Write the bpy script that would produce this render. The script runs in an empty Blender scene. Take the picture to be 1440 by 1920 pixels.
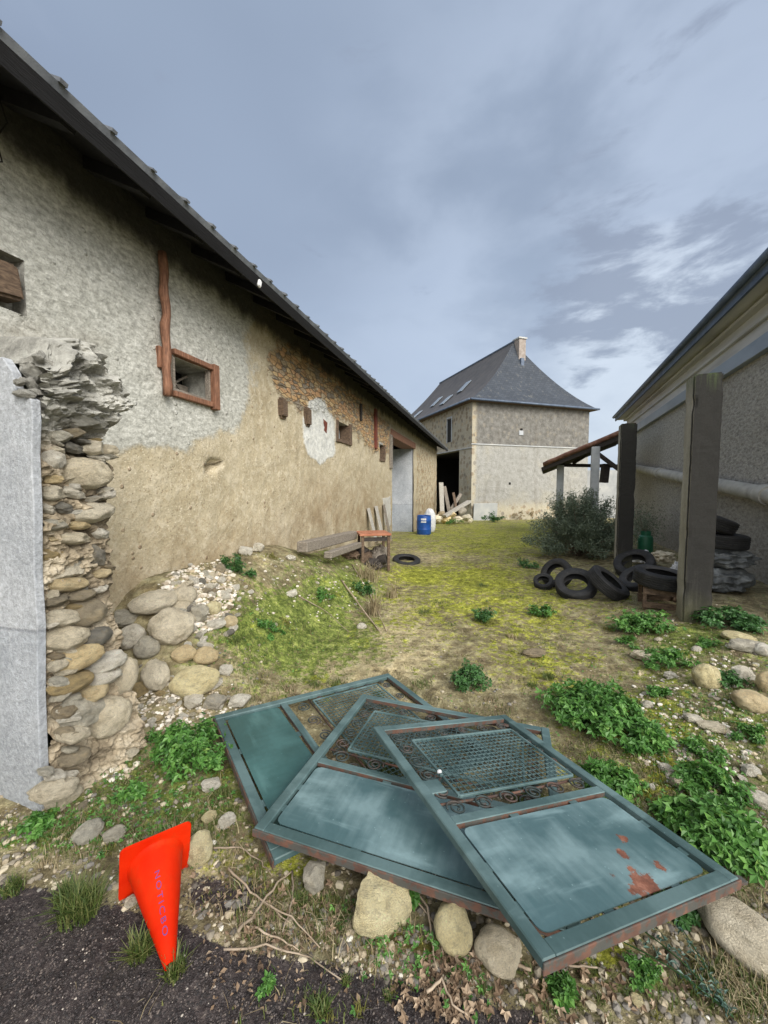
import bpy, bmesh, math, random
import numpy as np
from mathutils import Vector, Matrix, Euler, noise as mnoise
random.seed(7); rng = np.random.default_rng(7)
sc = bpy.context.scene
R = math.radians
# ---------------------------------------------------------------- camera
F = 730.0; PITCH = math.atan(45/730.0); EYE = 1.6
cam_d = bpy.data.cameras.new('camera'); cam = bpy.data.objects.new('camera', cam_d)
sc.collection.objects.link(cam); sc.camera = cam
cam_d.sensor_fit = 'VERTICAL'; cam_d.sensor_height = 24.0; cam_d.lens = 24.0*F/1920.0
cam_d.clip_start = 0.05; cam_d.clip_end = 2000
cam.location = (0, 0, EYE); cam.rotation_euler = (R(90)-PITCH, 0, 0)
# ---------------------------------------------------------------- light
SUN_EL = R(36); SUN_AZ = R(150)      # azimuth from +Y clockwise
sd = Vector((math.sin(SUN_AZ)*math.cos(SUN_EL), math.cos(SUN_AZ)*math.cos(SUN_EL), math.sin(SUN_EL)))
sun_d = bpy.data.lights.new('sun', 'SUN'); sun = bpy.data.objects.new('sun', sun_d)
sc.collection.objects.link(sun); sun_d.energy = 1.9; sun_d.angle = R(38); sun_d.color = (1.0, .955, .88)
sun.rotation_euler = sd.to_track_quat('Z', 'Y').to_euler(); sun.location = (3, -3, 12)
sc.view_settings.view_transform = 'Standard'; sc.view_settings.look = 'None'
sc.view_settings.gamma = 1; sc.view_settings.exposure = 1.12

class NT:
    def __init__(s, tree): s.t = tree; s.n = tree.nodes; s.l = tree.links
    def node(s, typ, **kw):
        n = s.n.new(typ)
        for k, v in kw.items():
            if k[0] == '_': setattr(n, k[1:], v)
        for k, v in kw.items():
            if k[0] == '_': continue
            key = int(k[1:]) if (k[0] == 'i' and k[1:].isdigit()) else k.replace('__', ' ')
            sock = n.inputs[key]
            s.set(sock, v)
        return n
    def set(s, sock, v):
        if hasattr(v, 'is_output') or isinstance(v, bpy.types.NodeSocket): s.l.new(v, sock)
        else:
            if isinstance(v, (tuple, list)) and len(v) == 3 and sock.type == 'RGBA': v = (*v, 1)
            sock.default_value = v
    def math(s, op, a, b=None, c=None, clamp=False):
        n = s.n.new('ShaderNodeMath'); n.operation = op; n.use_clamp = clamp
        s.set(n.inputs[0], a)
        if b is not None: s.set(n.inputs[1], b)
        if c is not None: s.set(n.inputs[2], c)
        return n.outputs[0]
    def mix(s, f, a, b, mode='MIX'):
        n = s.n.new('ShaderNodeMix'); n.data_type = 'RGBA'; n.blend_type = mode
        s.set(n.inputs[0], f); s.set(n.inputs[6], a); s.set(n.inputs[7], b)
        return n.outputs[2]
    def noise(s, vec, scale, detail=4, rough=.55, dist=0, dim='3D'):
        n = s.node('ShaderNodeTexNoise', Scale=scale, Detail=detail, Roughness=rough, Distortion=dist)
        if vec is not None: s.l.new(vec, n.inputs['Vector'])
        return n.outputs[0]
    def vor(s, vec, scale, feature='F1', rand=1.0):
        n = s.node('ShaderNodeTexVoronoi', _feature=feature, Scale=scale, Randomness=rand)
        if vec is not None: s.l.new(vec, n.inputs['Vector'])
        return n
    def ramp(s, fac, stops, interp='LINEAR'):
        n = s.n.new('ShaderNodeValToRGB'); n.color_ramp.interpolation = interp
        e = n.color_ramp.elements
        while len(e) < len(stops): e.new(.5)
        for i, (p, c) in enumerate(stops):
            e[i].position = p; e[i].color = (*c, 1) if isinstance(c, (tuple, list)) else (c, c, c, 1)
        s.set(n.inputs[0], fac); return n.outputs[0]
    def step(s, v, a, b):
        n = s.n.new('ShaderNodeMapRange'); n.interpolation_type = 'SMOOTHSTEP'
        s.set(n.inputs[0], v); n.inputs[1].default_value = a; n.inputs[2].default_value = b
        return n.outputs[0]
    def mapping(s, vec, scale=(1, 1, 1), rot=(0, 0, 0), loc=(0, 0, 0)):
        n = s.node('ShaderNodeMapping', Scale=scale, Rotation=rot, Location=loc); s.l.new(vec, n.inputs[0]); return n.outputs[0]
    def coord(s, k='Object'): return s.n.new('ShaderNodeTexCoord').outputs[k]
    def attr(s, name):
        n = s.n.new('ShaderNodeAttribute'); n.attribute_name = name; return n.outputs['Fac']
    def rand(s): return s.n.new('ShaderNodeObjectInfo').outputs['Random']

def srgb(*c):
    return tuple(((x/255+.055)/1.055)**2.4 if x/255 > .04045 else x/255/12.92 for x in c)

def material(name, fn):
    m = bpy.data.materials.new(name); m.use_nodes = True; t = NT(m.node_tree)
    b = m.node_tree.nodes['Principled BSDF']
    fn(t, b); return m
def bump(t, b, h, strength=.5, dist=.02):
    n = t.node('ShaderNodeBump', Strength=strength, Distance=dist, Height=h)
    t.l.new(n.outputs[0], b.inputs['Normal'])

# ---------------------------------------------------------------- world: overcast evening-blue sky
w = bpy.data.worlds.new('World'); sc.world = w; w.use_nodes = True
t = NT(w.node_tree); bg = w.node_tree.nodes['Background']
sky = t.node('ShaderNodeTexSky', _sky_type='NISHITA', _sun_disc=False, _sun_elevation=SUN_EL, _sun_rotation=SUN_AZ,
             _air_density=1.2, _dust_density=3.0, _ozone_density=2.0)
g = t.coord('Generated')
flat = t.mapping(g, scale=(1, 1, 1.9), rot=(0, R(-16), 0))
n1 = t.noise(flat, 1.1, 3, .45, .15)
n2 = t.noise(flat, 3.2, 5, .5, .15)
n3 = t.noise(t.mapping(g, scale=(1, 1, 3.0), rot=(0, R(-24), 0)), 6.0, 7, .6, .25)
def sdir(px, py):
    a = (px-720)/F; b_ = (960-py)/F; c, s_ = math.cos(PITCH), math.sin(PITCH)
    return Vector((a, c+b_*s_, -s_+b_*c)).normalized()
def lobe(px, py, wdt):
    d = t.node('ShaderNodeVectorMath', _operation='DOT_PRODUCT', i0=g, i1=tuple(sdir(px, py))).outputs['Value']
    return t.step(d, math.cos(wdt), 1.0)
base = t.ramp(n1, [(.30, (2.65, 3.25, 4.3)), (.5, (3.25, 3.98, 5.2)), (.72, (4.2, 4.95, 6.2))])
zz = t.node('ShaderNodeSeparateXYZ', Vector=g).outputs['Z']
base = t.mix(t.math('MULTIPLY', t.math('SUBTRACT', 1, t.step(zz, .02, .75)), .25), base, (5.0, 5.7, 6.9))
# paler area towards the right, where the overcast is thinner
thin = t.math('MULTIPLY', lobe(1230, 560, .85), t.step(n2, .30, .60))
base = t.mix(t.math('MULTIPLY', thin, .62), base, (5.7, 6.6, 8.1))
gap = t.step(t.math('ADD', t.math('MULTIPLY', n2, .8), t.math('MULTIPLY', t.math('MAXIMUM', lobe(1190, 675, .30), t.math('MULTIPLY', lobe(1010, 610, .2), .6)), .45)), .50, .86)
base = t.mix(t.math('MULTIPLY', gap, .75), base, (6.9, 7.7, 8.7))
dk = t.math('MAXIMUM', lobe(1130, 545, .19), t.math('MAXIMUM', lobe(1330, 545, .20), lobe(1090, 640, .12)))
cl = t.step(t.math('ADD', t.math('MULTIPLY', n3, 1.5), t.math('MULTIPLY', dk, .40)), .92, 1.22)
base = t.mix(t.math('MULTIPLY', cl, .9), base, (2.9, 3.4, 4.4))
wis = t.math('MULTIPLY', t.step(n2, .50, .74), .22)
base = t.mix(wis, base, (2.9, 3.55, 4.9))
base = t.mix(1, base, (.50, .50, .50), 'MULTIPLY')
# unseen bright sky added behind the camera, around the sun, as soft fill light
dfill = t.node('ShaderNodeVectorMath', _operation='DOT_PRODUCT', i0=g, i1=tuple(Vector((.35, -.93, .35)).normalized())).outputs['Value']
base = t.mix(t.step(dfill, -.05, .85), base, (8.6, 8.6, 8.5))
col = t.mix(.9, sky.outputs[0], base)
t.l.new(col, bg.inputs[0]); bg.inputs[1].default_value = .1

# ---------------------------------------------------------------- projection helpers (pixel of the 1440x1920 frame -> point)
cp, sp = math.cos(PITCH), math.sin(PITCH)
def ray(px, py):
    a = (px-720)/F; b_ = (960-py)/F
    return np.array([a, cp+b_*sp, -sp+b_*cp])
def proj(P):
    P = np.asarray(P, float); x, y, z = P[..., 0], P[..., 1], P[..., 2]-EYE
    d = np.maximum(y*cp-z*sp, .05); u = y*sp+z*cp
    return 720+F*x/d, 960-F*u/d
TB = R(15.1); PB = 3.0       # barn wall heading and distance
TR = R(22.7); PR = 3.1       # right-hand building
def barn_xy(s, p): return (s*math.sin(TB)-p*math.cos(TB), s*math.cos(TB)+p*math.sin(TB))

# ---------------------------------------------------------------- numpy noise + terrain
_perm = rng.random((256, 256))
def vnoise(x, y):
    x = np.asarray(x, float); y = np.asarray(y, float)
    xi = np.floor(x).astype(int); yi = np.floor(y).astype(int); fx = x-xi; fy = y-yi
    fx = fx*fx*(3-2*fx); fy = fy*fy*(3-2*fy)
    g_ = lambda i, j: _perm[i & 255, j & 255]
    return (g_(xi, yi)*(1-fx)*(1-fy)+g_(xi+1, yi)*fx*(1-fy)+g_(xi, yi+1)*(1-fx)*fy+g_(xi+1, yi+1)*fx*fy)
def fbm(x, y, o=4):
    r = 0; a = .5; tot = 0
    for k in range(o): r = r+a*vnoise(x*2**k+17.3*k, y*2**k+5.1*k); tot += a; a *= .5
    return r/tot
def sst(x, a, b):
    u = np.clip((np.asarray(x, float)-a)/(b-a), 0, 1); return u*u*(3-2*u)
GATES = {  # corner x,y,z, yaw, slope along, slope across, width, length
 'A': (-1.1152, 2.4695, 0.1112, 0.9568, -0.0788, -0.0477, 1.1514, 1.4157),
 'B': (-0.5689, 1.6124, 0.1216, 0.3207, -0.048, -0.0049, 1.2956, 1.287),
 'C': (0.4386, 0.9939, 0.3019, -0.4032, -0.0602, -0.1533, 0.9653, 1.2805)}
def gate_frame(k):
    x, y, z, yaw, sl, sw, W, L = GATES[k]
    l = Vector((math.sin(yaw)*math.cos(sl), math.cos(yaw)*math.cos(sl), math.sin(sl)))
    r0 = Vector((math.cos(yaw), -math.sin(yaw), 0)); up = r0.cross(l)
    r = r0*math.cos(sw)+up*math.sin(sw); n = r.cross(l)
    return Vector((x, y, z)), r.normalized(), l.normalized(), n.normalized(), W, L
def ground_base(x, y):
    x = np.asarray(x, float); y = np.asarray(y, float)
    z = -0.03*np.clip(y-9, 0, 30)
    s = x*math.sin(TB)+y*math.cos(TB); d = PB-(y*math.sin(TB)-x*math.cos(TB))
    H = .78*sst(s, 1.75, 2.9)*(1-.42*sst(s, 4.6, 6.4))*(1-sst(s, 6.6, 8.6))
    wdt = 1.35+.35*sst(s, 3.0, 5.2)+.25*(fbm(x*1.3, y*1.3, 2)-.5)
    f = 1-sst(d, .05, 1.0*wdt)
    z = z+H*f
    z = z+.05*sst(s, .4, 1.3)*(1-sst(s, 1.9, 2.6))*(1-sst(d, .6, 1.5))          # soil around the pillar foot
    z = z+.10*(1-sst(d, 0, .9))*sst(s, 8, 9)*(1-sst(s, 11, 12))
    # rubble bank on the right and hollow under the gates
    z = z+.16*sst(x-.25*y, 1.15, 2.6)*(1-sst(y, 5.5, 8))
    z = z-.09*np.exp(-(((x-.35)/.95)**2+((y-2.2)/.8)**2))
    # old kerb: tarmac strip in front lies a little lower
    k = (y-1.52)+.42*(x+.6)
    z = z-.018*(1-sst(k, -.12, .06))*(1-sst(x, 1.0, 1.8))
    return z
def gh(x, y):
    x = np.asarray(x, float); y = np.asarray(y, float)
    z = ground_base(x, y)
    near = 1-sst(y, 9, 16)
    z = z+.07*(fbm(x*.9, y*.9, 3)-.5)*sst(y, 1.5, 3)+(.035*(fbm(x*5, y*5, 3)-.5)+.016*(fbm(x*17, y*17, 3)-.5))*near
    for k in 'ABC':
        o, r, l, n, W, L = gate_frame(k)
        dx, dy = x-o.x, y-o.y
        u = dx*r.x+dy*r.y; v = dx*l.x+dy*l.y
        inside = (u > -.08) & (u < W+.08) & (v > -.08) & (v < L+.08)
        plane = o.z+r.z*u+l.z*v-.052
        z = np.where(inside, np.minimum(z, plane), z)
    return z
def gpt(px, py, lift=0.0):
    d = ray(px, py); o = np.array([0, 0, EYE]); t_ = .8; last = t_
    while t_ < 80:
        P = o+d*t_
        if P[2] <= float(gh(P[0], P[1])): break
        last = t_; t_ *= 1.015
    a, b_ = last, t_
    for _ in range(20):
        m = (a+b_)/2; P = o+d*m
        if P[2] <= float(gh(P[0], P[1])): b_ = m
        else: a = m
    P = o+d*b_; return Vector((P[0], P[1], P[2]+lift))
def at_y(px, py, Y):
    d = ray(px, py); return Vector(np.array([0, 0, EYE])+d*(Y/d[1]))

# ---------------------------------------------------------------- mesh helpers
def link(o, parent=None):
    sc.collection.objects.link(o)
    if parent is not None: o.parent = parent
    return o
def tag(o, label=None, cat=None, group=None, kind=None):
    if label: o['label'] = label
    if cat: o['category'] = cat
    if group: o['group'] = group
    if kind: o['kind'] = kind
    return o
def empty(name, loc=(0, 0, 0), rz=0, label=None, cat=None, group=None, rot=None):
    o = bpy.data.objects.new(name, None); o.location = loc
    o.rotation_euler = rot if rot is not None else (0, 0, rz); o.empty_display_size = .1
    link(o); return tag(o, label, cat, group)
class MB:
    def __init__(s): s.v = []; s.f = []; s.m = []
    def add(s, vs, fs, mi=0):
        k = len(s.v); s.v += [tuple(v) for v in vs]; s.f += [tuple(i+k for i in f) for f in fs]; s.m += [mi]*len(fs); return s
    def box(s, x0, x1, y0, y1, z0, z1, M=None, mi=0):
        vs = [Vector(c) for c in ((x0,y0,z0),(x1,y0,z0),(x1,y1,z0),(x0,y1,z0),(x0,y0,z1),(x1,y0,z1),(x1,y1,z1),(x0,y1,z1))]
        if M is not None: vs = [M@v for v in vs]
        mis = mi if isinstance(mi, (list, tuple)) else [mi]*6
        k = len(s.v); s.v += [tuple(v) for v in vs]
        for f, q in zip(((3,2,1,0),(4,5,6,7),(0,1,5,4),(1,2,6,5),(2,3,7,6),(3,0,4,7)), mis):
            s.f.append(tuple(i+k for i in f)); s.m.append(q)
        return s
    def cbox(s, c, sx, sy, sz, M=None, mi=0):
        T = Matrix.Translation(Vector(c))@(M or Matrix.Identity(4))
        return s.box(-sx/2, sx/2, -sy/2, sy/2, -sz/2, sz/2, T, mi)
    def bar(s, a, b, w_, h, up=(0, 0, 1), mi=0):
        a = Vector(a); b = Vector(b); d = (b-a); L = d.length; d.normalize()
        u = Vector(up); x = d.cross(u)
        if x.length < 1e-4: x = d.cross(Vector((1, 0, 0)))
        x.normalize(); u = x.cross(d)
        M = Matrix((( *x, 0), (*d, 0), (*u, 0), (0, 0, 0, 1))).transposed()
        return s.box(-w_/2, w_/2, 0, L, -h/2, h/2, Matrix.Translation(a)@M, mi)
    def tube(s, pts, r, n=8, mi=0, cap=True):
        pts = [Vector(p) for p in pts]; rs = r if isinstance(r, (list, tuple)) else [r]*len(pts); rings = []; ref = None
        for i, p in enumerate(pts):
            d = (pts[min(i+1, len(pts)-1)]-pts[max(i-1, 0)]).normalized()
            if ref is None: ref = d.orthogonal().normalized()
            ref = (ref-d*ref.dot(d)); ref = ref.normalized() if ref.length > 1e-5 else d.orthogonal().normalized()
            q = d.cross(ref)
            rings.append([p+(ref*math.cos(2*math.pi*k/n)+q*math.sin(2*math.pi*k/n))*rs[i] for k in range(n)])
        vs = [v for ring in rings for v in ring]; fs = []
        for i in range(len(pts)-1):
            for k in range(n): fs.append((i*n+k, i*n+(k+1) % n, (i+1)*n+(k+1) % n, (i+1)*n+k))
        if cap: fs += [tuple(range(n))[::-1], tuple((len(pts)-1)*n+k for k in range(n))]
        return s.add(vs, fs, mi)
    def lathe(s, prof, n=32, M=None, mi=0, closed=False):
        vs = []; fs = []; m = len(prof)
        for k in range(n):
            a = 2*math.pi*k/n
            for (r, z) in prof:
                v = Vector((r*math.cos(a), r*math.sin(a), z)); vs.append(M@v if M is not None else v)
        for k in range(n):
            for i in range(m if closed else m-1):
                j = (i+1) % m; fs.append((k*m+i, ((k+1) % n)*m+i, ((k+1) % n)*m+j, k*m+j))
        return s.add(vs, fs, mi)
    def prism(s, poly, h0, h1, M=None, mi=0, side=None):
        n = len(poly); vs = [Vector((x, y, h0)) for x, y in poly]+[Vector((x, y, h1)) for x, y in poly]
        if M is not None: vs = [M@v for v in vs]
        fs = [tuple(range(n))[::-1], tuple(range(n, 2*n))]+[(i, (i+1) % n, n+(i+1) % n, n+i) for i in range(n)]
        k = len(s.v); s.v += [tuple(v) for v in vs]; s.f += [tuple(i+k for i in f) for f in fs]
        s.m += [mi, mi]+[(mi if side is None else side)]*n; return s
    def build(s, name, mats, parent=None, bevel=0, smooth=False, seg=1):
        me = bpy.data.meshes.new(name); me.from_pydata(s.v, [], s.f)
        mats = mats if isinstance(mats, (list, tuple)) else [mats]
        for m in mats: me.materials.append(m)
        me.polygons.foreach_set('material_index', s.m)
        me.update(); me.validate()
        bm = bmesh.new(); bm.from_mesh(me); bmesh.ops.recalc_face_normals(bm, faces=bm.faces)
        if bevel: bmesh.ops.bevel(bm, geom=list(bm.edges), offset=bevel, segments=seg, affect='EDGES', clamp_overlap=True)
        bm.to_mesh(me); bm.free()
        if smooth:
            for p in me.polygons: p.use_smooth = True
            if smooth != 'all':
                me.set_sharp_from_angle(angle=R(35))
        return link(bpy.data.objects.new(name, me), parent)
def np_obj(name, V, Fc, mat, parent=None, smooth=False, attrs=None, corner=4):
    V = np.asarray(V, np.float32).reshape(-1, 3); Fc = np.asarray(Fc, np.int32).reshape(-1, corner)
    me = bpy.data.meshes.new(name); me.vertices.add(len(V)); me.vertices.foreach_set('co', V.ravel())
    me.loops.add(Fc.size); me.loops.foreach_set('vertex_index', Fc.ravel())
    me.polygons.add(len(Fc)); me.polygons.foreach_set('loop_start', np.arange(0, Fc.size, corner, dtype=np.int32))
    me.polygons.foreach_set('loop_total', np.full(len(Fc), corner, np.int32))
    me.update(calc_edges=True); me.validate()
    me.materials.append(mat)
    me.polygons.foreach_set('use_smooth', np.full(len(me.polygons), smooth))
    for k, (dom, a) in (attrs or {}).items():
        at = me.attributes.new(k, 'FLOAT', dom); at.data.foreach_set('value', np.asarray(a, np.float32).ravel())
    return link(bpy.data.objects.new(name, me), parent)
def poly_sd(px, py, poly):
    """signed distance in pixels (positive inside)"""
    px = np.asarray(px, float); py = np.asarray(py, float); dmin = np.full(px.shape, 1e9); ins = np.zeros(px.shape, bool)
    n = len(poly)
    for i in range(n):
        x0, y0 = poly[i]; x1, y1 = poly[(i+1) % n]
        dx, dy = x1-x0, y1-y0; L = dx*dx+dy*dy+1e-9
        u = np.clip(((px-x0)*dx+(py-y0)*dy)/L, 0, 1)
        dmin = np.minimum(dmin, np.hypot(px-x0-u*dx, py-y0-u*dy))
        c = ((y0 > py) != (y1 > py)); xs = x0+(py-y0)*dx/(dy if abs(dy) > 1e-9 else 1e-9)
        ins ^= (c & (px < xs))
    return np.where(ins, dmin, -dmin)

# ---------------------------------------------------------------- materials
def simple(name, cols, scale=6, rough=.85, bs=.4, bd=.01, bscale=40, metallic=0, mapscale=(1, 1, 1), rnd=0, spec=.5, dirt=None):
    def fn(t, b):
        c = t.mapping(t.coord(), scale=mapscale)
        if rnd:
            v = t.node('ShaderNodeVectorMath', _operation='ADD', i0=c, i1=(0, 0, 0))
            cc = t.node('ShaderNodeCombineXYZ', X=t.math('MULTIPLY', t.rand(), 37.0), Y=t.math('MULTIPLY', t.rand(), 91.0))
            t.l.new(cc.outputs[0], v.inputs[1]); c = v.outputs[0]
        n = t.noise(c, scale, 6, .6)
        k = len(cols); col = t.ramp(n, [(.28+.44*i/max(1, k-1), cols[i]) for i in range(k)])
        if dirt:
            d = t.step(t.noise(c, scale*2.7, 5, .65), dirt[1], dirt[2]); col = t.mix(t.math('MULTIPLY', d, dirt[3]), col, dirt[0])
        if rnd:
            col = t.mix(1, col, t.ramp(t.rand(), [(0, (1-rnd,)*3), (1, (1+rnd,)*3)]), 'MULTIPLY')
        t.set(b.inputs['Base Color'], col); b.inputs['Roughness'].default_value = rough
        b.inputs['Metallic'].default_value = metallic; b.inputs['Specular IOR Level'].default_value = spec
        h = t.noise(c, bscale, 6, .65)
        bump(t, b, h, bs, bd)
    return material(name, fn)

def wood_fn(cols, rough=.8, axis=(1, 1, 14), sc_=6):
    def fn(t, b):
        c = t.mapping(t.coord(), scale=axis)
        n = t.noise(c, sc_, 6, .6, .3); f = t.noise(t.coord(), 25, 4, .6)
        col = t.ramp(n, [(.3, cols[0]), (.5, cols[1]), (.7, cols[2])])
        col = t.mix(.35, col, t.ramp(f, [(.35, (.35,)*3), (.65, (1,)*3)]), 'MULTIPLY')
        t.set(b.inputs['Base Color'], col); b.inputs['Roughness'].default_value = rough
        bump(t, b, n, .5, .01)
    return fn
m_redwood = material('red_brown_wood', wood_fn([(.10, .045, .026), (.22, .10, .056), (.34, .18, .11)], axis=(14, 14, 1)))
m_darkwood = material('dark_wood', wood_fn([(.012, .01, .009), (.035, .028, .024), (.06, .048, .04)], axis=(1, 14, 14)))
m_oldwood = material('old_grey_wood', wood_fn([(.10, .085, .07), (.22, .19, .155), (.34, .30, .26)], axis=(1, 12, 12)))
m_brownwood = material('brown_wood', wood_fn([(.05, .032, .02), (.12, .078, .05), (.2, .14, .09)], axis=(3, 3, 10)))
m_paleboard = material('pale_board', wood_fn([(.28, .26, .22), (.42, .40, .36), (.55, .53, .49)], axis=(10, 10, 1)))
m_orangeboard = simple("orange_board", [(.24, .085, .045), (.34, .13, .07), (.42, .21, .13)], 5, .7)

def f_render(t, b):
    c = t.coord()
    n = t.noise(c, 2.2, 6, .6); fine = t.noise(c, 55, 5, .7); streak = t.noise(t.mapping(c, scale=(6, 6, .6)), 5, 4, .5)
    col = t.ramp(n, [(.3, srgb(152, 157, 164)), (.55, srgb(176, 180, 186)), (.75, srgb(192, 195, 199))])
    col = t.mix(.45, col, t.ramp(fine, [(.3, (.55,)*3), (.6, (1.1,)*3)]), 'MULTIPLY')
    col = t.mix(t.math('MULTIPLY', t.step(streak, .5, .75), .15), col, srgb(205, 208, 210))
    sep = t.node('ShaderNodeSeparateXYZ', Vector=c).outputs['Z']
    low = t.math('MULTIPLY', t.math('SUBTRACT', 1, t.step(t.math('ADD', sep, t.math('MULTIPLY', n, .5)), .2, 1.15)), .35)
    col = t.mix(low, col, srgb(128, 130, 128))
    lift = t.math('ADD', sep, t.math('MULTIPLY', n, .03)); joint = t.math('MULTIPLY', t.step(lift, .925, .935), t.math('SUBTRACT', 1, t.step(lift, .940, .950)))
    col = t.mix(t.math('MULTIPLY', joint, .5), col, srgb(96, 98, 102)); col = t.mix(t.math('MULTIPLY', t.math('SUBTRACT', 1, t.step(lift, .93, .95)), .22), col, srgb(132, 142, 156))
    spk = t.noise(c, 30, 7, .85); col = t.mix(.5, col, t.ramp(spk, [(.38, (.55,)*3), (.5, (1.0,)*3), (.60, (1.45,)*3)]), 'MULTIPLY')
    t.set(b.inputs['Base Color'], col); b.inputs['Roughness'].default_value = .9
    bump(t, b, t.mix(.5, fine, spk), .9, .02)
m_render = material('grey_cement_render', f_render)

def f_stone(t, b):
    r = t.rand()
    c0 = t.coord(); cc = t.node('ShaderNodeCombineXYZ', X=t.math('MULTIPLY', r, 57.0), Y=t.math('MULTIPLY', r, 23.0), Z=t.math('MULTIPLY', r, 91.0)).outputs[0]
    c = t.node('ShaderNodeVectorMath', _operation='ADD', i0=c0, i1=cc).outputs[0]
    a = t.attr('tone')
    base = t.ramp(r, [(0, srgb(176, 160, 132)), (.18, srgb(186, 172, 146)), (.36, srgb(150, 146, 136)), (.52, srgb(190, 168, 122)), (.7, srgb(205, 198, 182)), (.86, srgb(168, 156, 134)), (1, srgb(140, 140, 138))], 'CONSTANT')
    n = t.noise(c, 1.8, 6, .6); f = t.noise(c, 22, 6, .7)
    col = t.mix(.75, base, t.ramp(n, [(.3, (.45,)*3), (.5, (.9,)*3), (.72, (1.3, 1.24, 1.1))]), 'MULTIPLY')
    col = t.mix(t.math('MULTIPLY', t.step(t.noise(c, 3.1, 5, .6), .55, .7), .35), col, srgb(150, 128, 88))
    col = t.mix(.45, col, t.ramp(f, [(.3, (.5,)*3), (.6, (1.15,)*3)]), 'MULTIPLY')
    col = t.mix(t.math('MULTIPLY', t.step(t.vor(c, 9).outputs[0], .14, .02), .4), col, srgb(92, 86, 76))
    t.set(b.inputs['Base Color'], col); b.inputs['Roughness'].default_value = .85
    bump(t, b, t.mix(.6, f, n), 1.0, .12)
m_stone = material('fieldstone', f_stone)
def stone_tint(name, cols):
    def fn(t, b):
        f_stone(t, b)
        old = b.inputs['Base Color'].links[0].from_socket
        c = t.coord(); n = t.noise(c, 2.5, 5, .6)
        off = t.node('ShaderNodeCombineXYZ', X=t.math('MULTIPLY', t.rand(), 57.0), Y=t.math('MULTIPLY', t.rand(), 23.0)).outputs[0]
        c = t.node('ShaderNodeVectorMath', _operation='ADD', i0=c, i1=off).outputs[0]; n = t.noise(c, 1.7, 7, .65)
        col = t.ramp(n, [(.32, cols[0]), (.62, cols[1])])
        f = t.noise(c, 14, 8, .78); col = t.mix(.7, col, t.ramp(f, [(.32, (.6,)*3), (.48, (1.1,)*3), (.66, (1.45,)*3)]), 'MULTIPLY')
        col = t.mix(t.math('MULTIPLY', t.step(t.noise(c, 2.6, 6, .7), .52, .62), .35), col, srgb(122, 112, 88))
        col = t.mix(t.math('MULTIPLY', t.step(t.vor(c, 7).outputs[0], .13, .02), .45), col, srgb(96, 90, 78))
        t.set(b.inputs['Base Color'], t.mix(1, t.mix(.15, col, old), (1.45, 1.45, 1.42), 'MULTIPLY'))
    return material(name, fn)
m_st = {'y': stone_tint('yellow_stone', [srgb(186, 172, 128), srgb(216, 206, 166)]),
        'w': stone_tint('white_stone', [srgb(186, 180, 168), srgb(218, 214, 204)]),
        'g': stone_tint('grey_stone', [srgb(142, 139, 130), srgb(184, 180, 168)]),
        'b': stone_tint('buff_stone', [srgb(176, 166, 146), srgb(212, 203, 184)]),
        'o': stone_tint('ochre_stone', [srgb(182, 160, 120), srgb(208, 190, 152)]),
        'd': stone_tint('dark_grey_stone', [srgb(92, 90, 86), srgb(132, 128, 120)]), 'm': m_stone}

def f_mortar(t, b):
    c = t.coord(); z = t.node('ShaderNodeSeparateXYZ', Vector=c).outputs['Z']
    n = t.noise(c, 5, 6, .65); f = t.noise(c, 45, 6, .7)
    lo = t.ramp(n, [(.34, srgb(92, 82, 66)), (.5, srgb(160, 147, 125)), (.68, srgb(198, 188, 168))])
    hi = t.ramp(n, [(.3, srgb(110, 109, 104)), (.5, srgb(158, 157, 150)), (.72, srgb(200, 199, 192))])
    k = t.step(t.math('ADD', z, t.math('MULTIPLY', n, .25)), 1.85, 2.05)
    col = t.mix(k, lo, hi); col = t.mix(.5, col, t.ramp(f, [(.3, (.5,)*3), (.62, (1.12,)*3)]), 'MULTIPLY')
    t.set(b.inputs['Base Color'], col); b.inputs['Roughness'].default_value = .95
    bump(t, b, t.mix(.5, f, n), .9, .03)
m_mortar = material('crumbling_mortar', f_mortar)
m_lump = simple('grey_mortar_lump', [srgb(146, 143, 136), srgb(176, 174, 166), srgb(204, 202, 194)], 4, .95, .8, .05, 18)

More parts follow.
